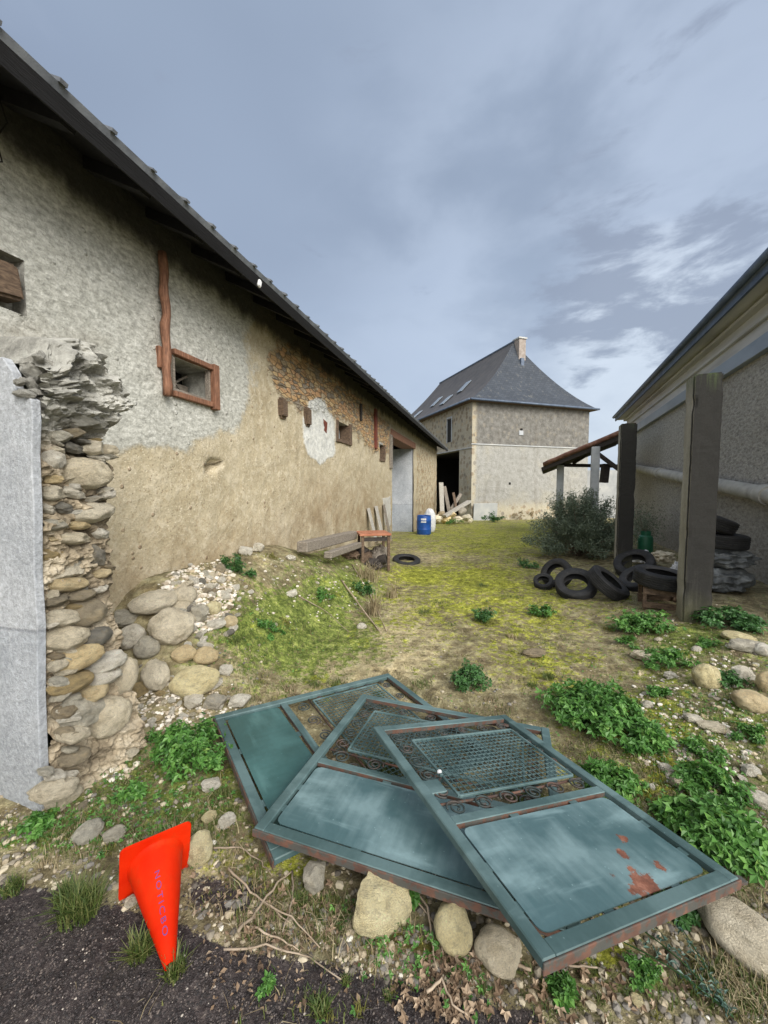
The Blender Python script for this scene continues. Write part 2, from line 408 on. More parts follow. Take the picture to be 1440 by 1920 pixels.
def f_barn(t, b):
    c = t.coord(); st = t.mapping(c, scale=(1, 1, 1))
    wob = t.math('MULTIPLY', t.math('SUBTRACT', t.noise(c, 3.5, 6, .65), .5), .9)
    grey = t.step(t.math('ADD', t.attr('grey'), t.math('MULTIPLY', wob, 1.4)), .36, .66)
    stone = t.step(t.math('ADD', t.attr('stone'), t.math('MULTIPLY', wob, 1.2)), .42, .62)
    white = t.step(t.math('ADD', t.attr('white'), t.math('MULTIPLY', wob, 1.0)), .42, .6)
    stain = t.math('MULTIPLY', t.attr('stain'), t.step(t.noise(c, 2.2, 5, .6), .25, .65))
    n = t.noise(c, 1.6, 6, .62); m = t.noise(c, 9, 6, .65); f = t.noise(c, 42, 5, .75)
    och = t.ramp(n, [(.28, srgb(154, 141, 115)), (.5, srgb(171, 160, 135)), (.72, srgb(181, 171, 149))])
    och = t.mix(t.math('MULTIPLY', t.step(m, .48, .62), .6), och, srgb(194, 184, 162)); sp3 = t.noise(c, 22, 6, .8); och = t.mix(t.math('MULTIPLY', t.step(sp3, .47, .38), .45), och, srgb(128, 108, 78))
    # pebbles in the earth plaster
    v = t.vor(c, 13); peb = t.step(v.outputs['Distance'], .30, .16)
    pv = t.vor(c, 13); rndv = t.node('ShaderNodeSeparateColor', Color=pv.outputs['Color']).outputs[0]
    peb = t.math('MULTIPLY', peb, t.step(rndv, .90, .93))
    och = t.mix(t.math('MULTIPLY', peb, .7), och, t.ramp(rndv, [(.82, srgb(108, 96, 84)), (.9, srgb(140, 120, 98)), (1, srgb(206, 198, 176))], 'CONSTANT'))
    v2 = t.vor(t.mapping(c, scale=(1, 1, 1.3)), 34); r2 = t.node('ShaderNodeSeparateColor', Color=v2.outputs['Color']).outputs[1]
    sp2 = t.math('MULTIPLY', t.step(v2.outputs['Distance'], .34, .2), t.step(r2, .70, .76))
    och = t.mix(t.math('MULTIPLY', sp2, .6), och, t.ramp(r2, [(.72, srgb(104, 88, 70)), (.86, srgb(214, 206, 182))], 'CONSTANT'))
    gr = t.ramp(t.noise(t.mapping(c, rot=(0, R(25), 0), scale=(1, 1, 1.8)), 16, 7, .72), [(.34, srgb(136, 136, 130)), (.48, srgb(168, 168, 161)), (.64, srgb(200, 200, 194))])
    gr = t.mix(.35, gr, t.ramp(n, [(.3, (.75, .74, .70)), (.7, (1.1, 1.1, 1.1))]), 'MULTIPLY')
    wh = t.ramp(m, [(.3, srgb(170, 172, 170)), (.7, srgb(218, 218, 212))])
    # exposed coursed stones
    sv = t.vor(t.mapping(c, rot=(0, R(-6), 0), scale=(1.2, 1.2, 3.6)), 4.6); sd_ = sv.outputs['Distance']
    se = t.node('ShaderNodeTexVoronoi', _feature='DISTANCE_TO_EDGE', Scale=4.6)
    t.l.new(t.mapping(c, rot=(0, R(-6), 0), scale=(1.2, 1.2, 3.6)), se.inputs['Vector']); edge = t.step(se.outputs[0], .02, .09)
    sc1 = t.node('ShaderNodeSeparateColor', Color=sv.outputs['Color']).outputs[0]
    scol = t.ramp(sc1, [(0, srgb(184, 146, 108)), (.25, srgb(160, 142, 116)), (.45, srgb(188, 162, 122)), (.65, srgb(134, 124, 110)), (.8, srgb(178, 144, 102)), (1, srgb(172, 158, 132))], 'CONSTANT')
    scol = t.mix(.4, scol, t.ramp(f, [(.3, (.5,)*3), (.6, (1.15,)*3)]), 'MULTIPLY')
    scol = t.mix(t.math('MULTIPLY', t.math('SUBTRACT', 1, edge), .8), scol, srgb(110, 94, 72))
    scol = t.mix(t.step(m, .52, .72), scol, och)
    col = t.mix(grey, och, gr); col = t.mix(stone, col, scol); col = t.mix(white, col, wh)
    col = t.mix(t.math('MULTIPLY', stain, .75), col, srgb(112, 88, 52))
    shade = t.step(t.math('ADD', t.attr('eave_shade'), t.math('MULTIPLY', t.math('SUBTRACT', t.noise(t.mapping(c, scale=(2.2, 1, .8)), 1.6, 6, .65), .5), 1.3)), .12, .85)
    col = t.mix(t.math('MULTIPLY', shade, .93), col, srgb(34, 32, 30))  # near-black eave shadow, with some soot, painted into the plaster colour
    col = t.mix(.42, col, t.ramp(f, [(.3, (.62,)*3), (.5, (1.15,)*3), (.7, (1.5,)*3)]), 'MULTIPLY')
    t.set(b.inputs['Base Color'], col); b.inputs['Roughness'].default_value = .95
    h = t.math('ADD', t.math('MULTIPLY', f, .35), t.math('MULTIPLY', m, .8))
    h = t.math('ADD', h, t.math('MULTIPLY', grey, .25)); h = t.math('ADD', h, t.math('MULTIPLY', t.math('MULTIPLY', edge, stone), 1.2))
    h = t.math('ADD', h, t.math('MULTIPLY', white, .3)); h = t.math('ADD', h, t.math('MULTIPLY', peb, .4))
    bump(t, b, h, .9, .03)
m_barn = material('barn_plaster', f_barn)

def f_rough(t, b):   # right hand building roughcast
    c = t.coord()
    n = t.noise(c, .9, 6, .6); d = t.noise(t.mapping(c, rot=(0, R(35), 0), scale=(1, 1, 2.2)), 9, 6, .7); f = t.noise(c, 34, 5, .7)
    z = t.node('ShaderNodeSeparateXYZ', Vector=c).outputs['Z']
    col = t.ramp(d, [(.3, srgb(130, 127, 120)), (.5, srgb(178, 174, 166)), (.7, srgb(208, 205, 196))])
    col = t.mix(.5, col, t.ramp(n, [(.3, (.72, .7, .66)), (.7, (1.05, 1.05, 1.05))]), 'MULTIPLY')
    col = t.mix(.5, col, t.ramp(f, [(.3, (.5,)*3), (.65, (1.15,)*3)]), 'MULTIPLY')
    lo = t.math('MULTIPLY', t.math('SUBTRACT', 1, t.step(t.math('ADD', z, t.math('MULTIPLY', n, .8)), .4, 1.6)), .45)
    col = t.mix(lo, col, srgb(96, 92, 78))
    t.set(b.inputs['Base Color'], col); b.inputs['Roughness'].default_value = .95
    bump(t, b, t.math('ADD', d, t.math('MULTIPLY', f, .4)), 1.0, .05)
m_rough = material('brown_grey_roughcast', f_rough)
m_upper = simple('pale_plaster', [srgb(162, 161, 158), srgb(190, 189, 186), srgb(202, 201, 198)], 1.6, .9, .5, .01, 30, mapscale=(.3, 1, 3))
m_zinc = simple('zinc_sheet', [srgb(120, 130, 140), srgb(138, 148, 158), srgb(150, 160, 170)], 2, .45, .15, .005, 12, metallic=.3, mapscale=(.4, 1, 1))
m_slateedge = simple('slate_edge', [srgb(60, 72, 90), srgb(82, 95, 114), srgb(98, 110, 128)], 3, .6, .4, .01, 25)
m_fibre = simple('fibre_cement', [srgb(78, 82, 88), srgb(102, 106, 112), srgb(122, 126, 130)], 6, .85, .3, .01, 30)
m_soffit = simple('black_boards', [(.003, .003, .004), (.005, .005, .007), (.009, .009, .011)], 3, .9, .5, .01, 20, mapscale=(.5, 6, 6))  # eave boards coloured near black all over
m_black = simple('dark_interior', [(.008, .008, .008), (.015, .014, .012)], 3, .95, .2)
m_pipe = simple('cement_pipe', [srgb(142, 140, 134), srgb(166, 164, 156), srgb(184, 182, 176)], 5, .8, .3, .004, 40)

def f_slate(t, b):
    c = t.coord('UV'); br = t.node('ShaderNodeTexBrick', Scale=1.0, i1=srgb(52, 58, 67), i2=srgb(62, 68, 77), i3=srgb(40, 45, 52))
    t.l.new(c, br.inputs['Vector']); br.inputs['Mortar Size'].default_value = .012; br.inputs['Brick Width'].default_value = .32; br.inputs['Row Height'].default_value = .2
    g_ = t.coord(); n = t.noise(g_, .6, 6, .6); n2_ = t.noise(t.mapping(g_, scale=(1, 1, .5)), 5, 5, .6)
    col = t.mix(.6, br.outputs[0], t.ramp(n, [(.3, (.8, .8, .8)), (.7, (1.12, 1.1, 1.08))]), 'MULTIPLY')
    col = t.mix(t.math('MULTIPLY', t.step(n2_, .55, .75), .3), col, srgb(132, 130, 120))
    t.set(b.inputs['Base Color'], col); b.inputs['Roughness'].default_value = .7; b.inputs['Specular IOR Level'].default_value = .3
    bump(t, b, br.outputs[1], -.4, .02)
m_slate = material('slate_roofing', f_slate)
def f_slate_warm(t, b):
    f_slate(t, b); old = b.inputs['Base Color'].links[0].from_socket
    t.set(b.inputs['Base Color'], t.mix(.55, old, t.ramp(t.noise(t.coord(), 1.5, 5, .6), [(.3, srgb(80, 76, 74)), (.7, srgb(106, 100, 95))])))
m_slate2 = material('lichened_slate', f_slate_warm)

def f_house(t, b):
    c = t.coord(); s = t.node('ShaderNodeSeparateXYZ', Vector=c); z = s.outputs['Z']; x = s.outputs['X']
    n = t.noise(c, .55, 6, .6); m = t.noise(c, 3.2, 6, .65); f = t.noise(c, 14, 6, .7)
    zz_ = t.math('ADD', z, t.math('MULTIPLY', t.math('SUBTRACT', m, .5), .5))
    up = t.ramp(m, [(.3, srgb(86, 83, 79)), (.5, srgb(112, 110, 105)), (.7, srgb(136, 134, 130))])
    v = t.vor(c, 3.2); vr = t.node('ShaderNodeSeparateColor', Color=v.outputs['Color']).outputs[0]
    up = t.mix(t.math('MULTIPLY', t.math('MULTIPLY', t.step(v.outputs['Distance'], .45, .25), t.step(vr, .5, .6)), .28), up, srgb(150, 140, 122))
    lowc = t.ramp(m, [(.3, srgb(132, 131, 125)), (.5, srgb(152, 151, 146)), (.72, srgb(166, 165, 161))])
    lowc = t.mix(t.math('MULTIPLY', t.step(n, .5, .66), .25), lowc, srgb(180, 172, 150))
    ston = t.ramp(vr, [(0, srgb(150, 130, 100)), (.3, srgb(180, 160, 126)), (.55, srgb(136, 126, 112)), (.8, srgb(190, 172, 140))], 'CONSTANT')
    ston = t.mix(t.step(v.outputs['Distance'], .34, .5), ston, srgb(190, 180, 156))
    k_up = t.step(z, 4.39, 4.41)
    col = t.mix(k_up, lowc, up)
    bot = t.math('SUBTRACT', 1, t.step(t.math('ADD', zz_, t.math('MULTIPLY', n, 1.0)), .6, 1.5))
    side = t.step(t.math('ADD', x, t.math('MULTIPLY', m, .6)), .75, .45)     # bare quoins near the corner
    ston_m = t.math('MAXIMUM', bot, t.math('MULTIPLY', side, .8))
    col = t.mix(t.math('MULTIPLY', ston_m, .75), col, ston)
    col = t.mix(.45, col, t.ramp(f, [(.3, (.55,)*3), (.62, (1.12,)*3)]), 'MULTIPLY')
    wet = t.math('MULTIPLY', t.step(t.noise(t.mapping(c, scale=(1.2, 1.2, .25)), 1.4, 5, .6), .52, .72), .35)
    col = t.mix(wet, col, srgb(112, 106, 96))
    t.set(b.inputs['Base Color'], col); b.inputs['Roughness'].default_value = .95
    bump(t, b, t.math('ADD', m, t.math('MULTIPLY', f, .5)), .8, .06)
m_house = material('house_plaster', f_house)

def f_conc(t, b):
    c = t.coord(); s = t.node('ShaderNodeSeparateXYZ', Vector=c); z = s.outputs['Z']
    n = t.noise(t.mapping(c, scale=(1, 1, .45)), 3.2, 6, .65); f = t.noise(c, 48, 6, .7); st = t.noise(t.mapping(c, scale=(9, 9, .5)), 2.0, 5, .6)
    col = t.ramp(n, [(.3, srgb(118, 114, 104)), (.55, srgb(152, 148, 138)), (.75, srgb(176, 172, 162))])
    nrm = t.node('ShaderNodeSeparateXYZ', Vector=t.coord('Normal')).outputs['X']
    front = t.step(t.math('ABSOLUTE', nrm), .5, .8)      # front of the post coloured much blacker than its sides
    bl = t.math('MULTIPLY', t.step(t.math('ADD', t.math('MULTIPLY', z, .30), t.math('MULTIPLY', st, .8)), .02, .60), t.math('ADD', .03, t.math('MULTIPLY', front, .93)))
    col = t.mix(bl, col, srgb(20, 20, 20))
    col = t.mix(t.math('MULTIPLY', t.math('MULTIPLY', front, t.step(n, .3, .65)), .65), col, srgb(33, 32, 29))
    gt = t.math('MULTIPLY', t.step(z, 2.55, 2.85), t.step(st, .42, .6)); col = t.mix(t.math('MULTIPLY', gt, .6), col, srgb(78, 92, 56))
    gb = t.math('MULTIPLY', t.math('SUBTRACT', 1, t.step(t.math('ADD', z, t.math('MULTIPLY', n, .6)), .3, .8)), .55); col = t.mix(gb, col, srgb(104, 104, 70))
    col = t.mix(.45, col, t.ramp(f, [(.3, (.5,)*3), (.62, (1.15,)*3)]), 'MULTIPLY')
    t.set(b.inputs['Base Color'], col); b.inputs['Roughness'].default_value = .9
    bump(t, b, t.mix(.5, f, n), .6, .01)
m_conc = material('weathered_concrete', f_conc)

def paint(name, light, dark, rust_amt, rough=.42):
    def fn(t, b):
        c = t.coord(); r = t.rand()
        n = t.noise(c, 2.6, 4, .5, .3); s = t.noise(t.mapping(c, rot=(0, 0, R(-28)), scale=(10, .9, 1)), 3.0, 5, .6); f = t.noise(c, 60, 4, .6)
        sw = t.noise(t.mapping(c, rot=(0, 0, R(8)), scale=(.8, 2.6, 1)), 2.2, 5, .55, .4)
        mid = tuple((a+b_)/2 for a, b_ in zip(light, dark))
        col = t.ramp(t.mix(.16, n, s), [(.42, dark), (.50, mid), (.57, light)])
        col = t.mix(t.math('MULTIPLY', t.step(sw, .50, .62), .55), col, tuple(min(1, x*1.35+.02) for x in light))
        drop = t.step(t.vor(t.mapping(c, scale=(1, 1, 1)), 26).outputs['Distance'], .10, .04)
        col = t.mix(t.math('MULTIPLY', drop, .35), col, tuple(min(1, x*1.7+.05) for x in light))
        rn = t.math('ADD', t.noise(c, 9.0, 8, .75), t.attr('rust'))
        rm = t.step(rn, .80-rust_amt, .85-rust_amt)
        rc = t.ramp(t.noise(c, 26, 5, .7), [(.3, srgb(74, 46, 36)), (.5, srgb(112, 70, 54)), (.7, srgb(146, 100, 82))])
        col = t.mix(rm, col, rc)
        col = t.mix(.2, col, t.ramp(f, [(.3, (.6,)*3), (.6, (1.1,)*3)]), 'MULTIPLY')
        t.set(b.inputs['Base Color'], col)
        t.set(b.inputs['Roughness'], t.math('ADD', t.math('MULTIPLY', rm, .4), t.math('ADD', rough-.08, t.math('MULTIPLY', n, .22))))
        bump(t, b, t.math('ADD', t.math('MULTIPLY', n, .6), t.math('MULTIPLY', rm, -.15)), .25, .01)
    return material(name, fn)
m_plate = paint('chalky_green_blue_paint', (.15, .23, .245), (.055, .108, .118), 0.0, .33)
m_plateA = paint('dull_green_paint', (.045, .115, .115), (.026, .075, .075), 0.0, .36)
m_frame = paint('dark_green_paint', (.085, .14, .145), (.04, .078, .08), .09, .5)
m_rust = simple('rusty_steel', [srgb(52, 38, 34), srgb(84, 60, 50), srgb(108, 76, 62)], 9, .85, .5, .004, 60, dirt=(srgb(62, 72, 70), .46, .56, .7))
m_scroll = simple('tarnished_iron', [srgb(30, 42, 42), srgb(46, 58, 58), srgb(84, 60, 50)], 8, .7, .3, .003, 60)
m_orange = material('orange_plastic', lambda t, b: (
    t.set(b.inputs['Base Color'], t.mix(t.math('MULTIPLY', t.step(t.noise(t.coord(), 16, 6, .7), .52, .68), .5),
          t.ramp(t.noise(t.coord(), 5, 5, .6), [(.3, (.44, .010, .001)), (.7, (.60, .026, .003))]), (.42, .035, .006))),
    b.inputs['Specular IOR Level'].default_value is None or t.set(b.inputs['Roughness'], t.math('ADD', .38, t.math('MULTIPLY', t.noise(t.coord(), 22, 5, .6), .25))), bump(t, b, t.noise(t.coord(), 40, 4, .6), .08, .003)))
m_orange.node_tree.nodes['Principled BSDF'].inputs['Specular IOR Level'].default_value = .08
m_purple = simple('violet_print', [(.07, .015, .12), (.16, .05, .20)], 20, .6, .1)
m_rubber = simple('black_rubber', [(.006, .006, .007), (.012, .012, .013), (.024, .024, .026)], 9, .75, .4, .003, 70, dirt=((.06, .056, .05), .52, .7, .4))
m_blue = simple('blue_plastic', [(.006, .045, .20), (.010, .07, .30), (.02, .10, .38)], 4, .4, .1)
m_green_metal = simple('green_metal', [(.008, .075, .035), (.015, .12, .06)], 6, .45, .1)
m_white = simple('white_label', [(.5, .52, .55), (.72, .72, .72)], 12, .7, .2)
m_cream = simple('cream_cloth', [(.42, .37, .27), (.62, .57, .45)], 10, .9, .5, .01, 30)
m_film = simple('grey_plastic_film', [(.05, .055, .06), (.11, .12, .125), (.22, .235, .24)], 7, .3, .7, .03, 14)
m_tile = simple('red_roof_tile', [(.10, .05, .035), (.20, .095, .065), (.27, .16, .12)], 6, .85, .5, .02, 20)
m_postlight = simple('pale_concrete', [srgb(140, 144, 148), srgb(166, 170, 174), srgb(182, 184, 186)], 3, .85, .3, .01, 40)
m_gardenwall = simple('pale_block_wall', [srgb(142, 146, 148), srgb(168, 170, 170), srgb(186, 186, 182)], 1.5, .9, .4, .02, 20)
m_brick = simple('chimney_brick', [srgb(120, 110, 104), srgb(146, 136, 128), srgb(162, 154, 148)], 5, .9, .4, .02, 20)
m_glass = simple('skylight_glass', [(.13, .16, .19), (.20, .23, .27)], 2, .2, .0)
m_bark = simple('bark', [(.07, .05, .035), (.15, .11, .08), (.24, .19, .14)], 20, .9, .5, .004, 60)
m_twig = simple('dry_twig', [(.16, .12, .085), (.28, .22, .16), (.38, .31, .24)], 14, .85, .4, .002, 80, rnd=.25)
m_rustpost = simple('rust_flat', [srgb(84, 40, 30), srgb(118, 58, 42)], 6, .85, .4)

def leafmat(name, c0, c1, c2, trans=.25, rough=.5):
    def fn(t, b):
        r = t.attr('rnd'); n = t.noise(t.coord(), 9, 3, .5)
        col = t.ramp(t.mix(.35, r, n), [(.15, c0), (.5, c1), (.78, c2), (.90, (max(c2[0], c2[1]*.8), c2[1], c2[2]))])
        t.set(b.inputs['Base Color'], col); b.inputs['Roughness'].default_value = rough
        out = t.t.nodes['Material Output']; tr = t.node('ShaderNodeBsdfTranslucent', Color=col)
        mx = t.node('ShaderNodeMixShader', i0=trans); t.l.new(b.outputs[0], mx.inputs[1]); t.l.new(tr.outputs[0], mx.inputs[2])
        t.l.new(mx.outputs[0], out.inputs[0])
    return material(name, fn)
m_leaf = leafmat('weed_leaf', (.032, .10, .018), (.075, .20, .036), (.16, .33, .07), .3)
m_leafd = leafmat('dark_weed_leaf', (.028, .08, .022), (.05, .14, .036), (.09, .21, .055))
m_grass = leafmat('grass_blade', (.04, .075, .014), (.09, .135, .028), (.19, .20, .07), .3, .6)
m_dry = leafmat('dry_stalk', (.15, .11, .06), (.26, .21, .12), (.38, .32, .20), .15, .8)
m_moss = leafmat('moss_tuft', (.06, .07, .012), (.13, .13, .022), (.24, .22, .055), .15, .8)
m_rosem = leafmat('grey_green_leaf', (.05, .075, .045), (.12, .16, .105), (.24, .29, .21), .15, .6)
m_litter = leafmat('dead_leaf', (.08, .05, .03), (.20, .135, .085), (.40, .31, .22), .1, .8)
m_sprig = leafmat('blue_green_leaf', (.04, .09, .07), (.08, .15, .12), (.14, .22, .18), .2, .6)
def f_peb(t, b):
    r = t.attr('rnd'); f = t.noise(t.coord(), 60, 4, .6)
    col = t.ramp(r, [(0, srgb(96, 90, 82)), (.18, srgb(132, 124, 110)), (.42, srgb(158, 146, 124)), (.62, srgb(120, 116, 110)), (.80, srgb(182, 172, 150)), (.965, srgb(212, 208, 196))], 'CONSTANT')
    t.set(b.inputs['Base Color'], t.mix(.5, col, t.ramp(f, [(.3, (.55,)*3), (.65, (1.1,)*3)]), 'MULTIPLY')); b.inputs['Roughness'].default_value = .9
m_peb = material('pebble', f_peb)
def f_chip(t, b):
    r = t.attr('rnd'); f = t.noise(t.coord(), 40, 5, .6)
    col = t.ramp(r, [(0, srgb(168, 156, 138)), (.25, srgb(196, 188, 174)), (.55, srgb(214, 208, 198)), (.8, srgb(182, 168, 142)), (.92, srgb(150, 146, 138))], 'CONSTANT')
    t.set(b.inputs['Base Color'], t.mix(.4, col, t.ramp(f, [(.3, (.6,)*3), (.65, (1.1,)*3)]), 'MULTIPLY')); b.inputs['Roughness'].default_value = .9
m_chip = material('stone_chip', f_chip)
def f_tarpeb(t, b):
    r = t.attr('rnd')
    col = t.ramp(r, [(0, srgb(38, 35, 36)), (.35, srgb(56, 51, 51)), (.62, srgb(74, 67, 66)), (.86, srgb(98, 89, 84)), (.985, srgb(168, 160, 150))], 'CONSTANT')
    t.set(b.inputs['Base Color'], col); b.inputs['Roughness'].default_value = .85
m_tarpeb = material('tarmac_chipping', f_tarpeb)

def f_ground(t, b):
    c = t.coord(); moss = t.attr('moss'); tar = t.attr('tar'); path = t.attr('path'); grass = t.attr('grass'); wet = t.attr('wetmoss')
    n = t.noise(c, 1.7, 7, .65); m = t.noise(c, 7, 7, .68); f = t.noise(c, 42, 6, .72); ff = t.noise(c, 130, 4, .7)
    soil = t.ramp(m, [(.28, srgb(78, 70, 52)), (.44, srgb(118, 108, 82)), (.58, srgb(148, 140, 110)), (.74, srgb(172, 166, 138))])
    soil = t.mix(t.math('MULTIPLY', t.step(f, .56, .66), .5), soil, srgb(178, 168, 146))
    v8 = t.noise(c, 11, 7, .82); var = t.mix(1, t.ramp(v8, [(.36, (.42, .41, .36)), (.5, (.95,)*3), (.62, (1.5, 1.5, 1.44))]), t.ramp(t.noise(c, 2.3, 6, .7), [(.36, (.62, .64, .58)), (.52, (1.0,)*3), (.66, (1.3, 1.26, 1.2))]), 'MULTIPLY')
    pth = t.ramp(m, [(.3, srgb(142, 130, 98)), (.5, srgb(168, 156, 124)), (.7, srgb(188, 178, 150))])
    mo = t.ramp(t.mix(.5, v8, f), [(.36, srgb(76, 80, 26)), (.47, srgb(122, 126, 44)), (.56, srgb(158, 160, 64)), (.66, srgb(182, 178, 104))])
    gr = t.ramp(t.mix(.5, v8, f), [(.36, srgb(58, 70, 28)), (.48, srgb(96, 110, 50)), (.56, srgb(126, 136, 70)), (.66, srgb(158, 150, 108))])
    ta = t.ramp(f, [(.3, srgb(34, 31, 33)), (.48, srgb(58, 52, 53)), (.6, srgb(78, 71, 70)), (.72, srgb(120, 112, 106))])
    ta = t.mix(t.math('MULTIPLY', t.step(n, .5, .7), .4), ta, srgb(62, 48, 46))
    g2 = t.noise(c, 16, 6, .8)
    wob = t.math('ADD', t.math('MULTIPLY', t.math('SUBTRACT', g2, .5), 2.0), t.math('MULTIPLY', t.math('SUBTRACT', t.mix(.5, m, n), .5), 2.2))
    th = lambda a, lo=.30, hi=.62: t.step(t.math('ADD', a, wob), lo, hi)
    col = t.mix(th(path), soil, pth); col = t.mix(th(grass), col, gr); col = t.mix(th(moss), col, mo)
    wob = t.math('MULTIPLY', wob, .6); col = t.mix(th(tar, .42, .56), col, ta); col = t.mix(t.math('MULTIPLY', th(wet), .85), col, t.ramp(f, [(.3, srgb(46, 44, 14)), (.6, srgb(86, 82, 24)), (.75, srgb(120, 112, 48))]))
    col = t.mix(.75, col, var, 'MULTIPLY'); col = t.mix(.5, col, t.ramp(ff, [(.3, (.5,)*3), (.5, (1.1,)*3), (.7, (1.5,)*3)]), 'MULTIPLY')
    t.set(b.inputs['Base Color'], col); b.inputs['Roughness'].default_value = .95; b.inputs['Specular IOR Level'].default_value = .25
    bump(t, b, t.math('ADD', t.math('MULTIPLY', m, .8), t.math('ADD', t.math('MULTIPLY', f, .45), t.math('MULTIPLY', ff, .2))), 1.0, .035)
m_ground = material('yard_ground', f_ground)

# ---------------------------------------------------------------- ground
def zones(px, py, x, y):
    """soft masks of the yard's surface kinds"""
    def blob(lst):
        r = np.zeros(px.shape)
        for (cx, cy, rx, ry, a) in lst: r = np.maximum(r, a*np.exp(-(((px-cx)/rx)**2+((py-cy)/ry)**2)))
        return r
    moss = blob([(920, 1130, 280, 110, .58), (1180, 1400, 150, 180, .42), (930, 1000, 320, 40, .6), (1000, 1240, 200, 60, .48), (500, 1640, 120, 60, .42), (790, 1080, 90, 26, .85), (900, 1090, 150, 55, .72), (930, 1020, 240, 38, .62), (1010, 1150, 90, 35, .6), (820, 1150, 90, 30, .5),
                 (620, 1290, 60, 25, .45), (930, 1240, 70, 50, .45), (1040, 1260, 90, 50, .5), (1240, 1460, 55, 70, .9), (1190, 1330, 130, 45, .45), (1100, 1235, 80, 40, .4),
                 (1290, 1500, 40, 50, .6), (820, 1790, 140, 50, .35), (1120, 1780, 90, 60, .45)])
    grass = blob([(1250, 1420, 280, 260, .55), (1000, 1010, 330, 40, .40), (350, 1500, 280, 100, .52), (1150, 1840, 330, 70, .42), (640, 1700, 160, 60, .42), (1130, 1120, 140, 50, .42), (560, 1180, 190, 110, .85), (470, 1180, 90, 90, .8), (640, 1110, 110, 60, .8), (500, 1290, 130, 40, .45), (250, 1450, 150, 80, .55), (100, 1560, 260, 45, .65), (1400, 1330, 130, 90, .62), (1330, 1550, 170, 200, .55),
                  (1290, 1200, 200, 45, .6), (900, 985, 260, 14, .5), (340, 1560, 90, 60, .4), (1200, 1860, 180, 60, .5), (600, 1880, 160, 50, .4), (520, 1640, 80, 50, .45), (640, 1050, 120, 30, .6)])
    path = blob([(745, 1150, 55, 45, .75), (775, 1085, 45, 32, .6), (810, 1040, 70, 20, .7), (700, 1200, 120, 50, .9), (650, 1245, 150, 45, 1.0), (690, 1225, 150, 55, .95), (560, 1290, 110, 25, .7), (790, 1190, 90, 45, .7), (900, 1270, 120, 40, .5), (820, 1020, 90, 14, .6), (880, 1120, 60, 20, .3), (1130, 1190, 110, 25, .4)])
    tar = sst(poly_sd(px, py, [(-900, 1640), (0, 1655), (110, 1680), (230, 1700), (330, 1740), (420, 1780), (560, 1800), (700, 1830), (1000, 1900), (1090, 1990), (1200, 2600), (-900, 2600)]), -40, 30)*.95
    tar = np.maximum(tar, .62*np.exp(-(((px-430)/120)**2+((py-1680)/55)**2)))
    wet = np.maximum(.9*np.exp(-(((px-740)/110)**2+((py-1755-(px-740)*.42)/20)**2)), .75*np.exp(-(((px-900)/90)**2+((py-1810)/22)**2)))
    return moss, grass, path, tar, wet
def axis_lines(lo, hi, step, far_lo, far_hi):
    mid = list(np.arange(lo, hi, step)); a = []; s_ = step; v = lo
    while v > far_lo: s_ *= 1.22; v -= s_; a.append(v)
    b_ = []; s_ = step; v = mid[-1]
    while v < far_hi: s_ = s_*(1.03 if v < 14 and far_hi > 0 else 1.22); v += s_; b_.append(v)
    return np.array(a[::-1]+mid+b_)
gx = axis_lines(-3.0, 4.6, .024, -400, 400); gy = axis_lines(.55, 6.0, .024, -400, 900)
X, Y = np.meshgrid(gx, gy); Z = gh(X, Y)
pxg, pyg = proj(np.stack([X, Y, Z], -1))
infront = sst(Y, .3, .7)
msk = [m_*infront for m_ in zones(pxg, pyg, X, Y)]
nx, ny = len(gx), len(gy)
idx = np.arange(nx*ny).reshape(ny, nx)
Fc = np.stack([idx[:-1, :-1], idx[:-1, 1:], idx[1:, 1:], idx[1:, :-1]], -1).reshape(-1, 4)
# shingly relief on tarmac, spongy relief on moss
Z2 = Z+.05*(fbm(X*3.3+2, Y*3.3, 3)-.5)*sst(Y, 3.2, 4.5)*(1-sst(Y, 10, 16))+.006*(vnoise(X*60, Y*60)-.5)*sst(7-Y, 0, 2)+.03*(fbm(X*8, Y*8, 2)-.4)*np.clip(msk[0]+msk[4]-.3, 0, 1)
ground = np_obj('ground', np.stack([X, Y, Z2], -1), Fc, m_ground, smooth=True,
   attrs={k: ('POINT', v) for k, v in zip(('moss', 'grass', 'path', 'tar', 'wetmoss'), msk)})
tag(ground, kind='structure')
def ground_pt_random(n, pxr, pyr):
    """random ground points whose place falls in the given area of the view"""
    out = []
    a = at_ground_arr(rng.uniform(pxr[0], pxr[1], n), rng.uniform(pyr[0], pyr[1], n)); return a
def at_ground_arr(px, py):
    a = (px-720)/F; b_ = (960-py)/F
    dx, dy, dz = a, cp+b_*sp, -sp+b_*cp
    zt = np.zeros(px.shape)
    for _ in range(14):
        t_ = (zt-EYE)/dz; zn = gh(dx*t_, dy*t_); zt = zt*.5+zn*.5
    t_ = (zt-EYE)/dz
    return dx*t_, dy*t_, gh(dx*t_, dy*t_)

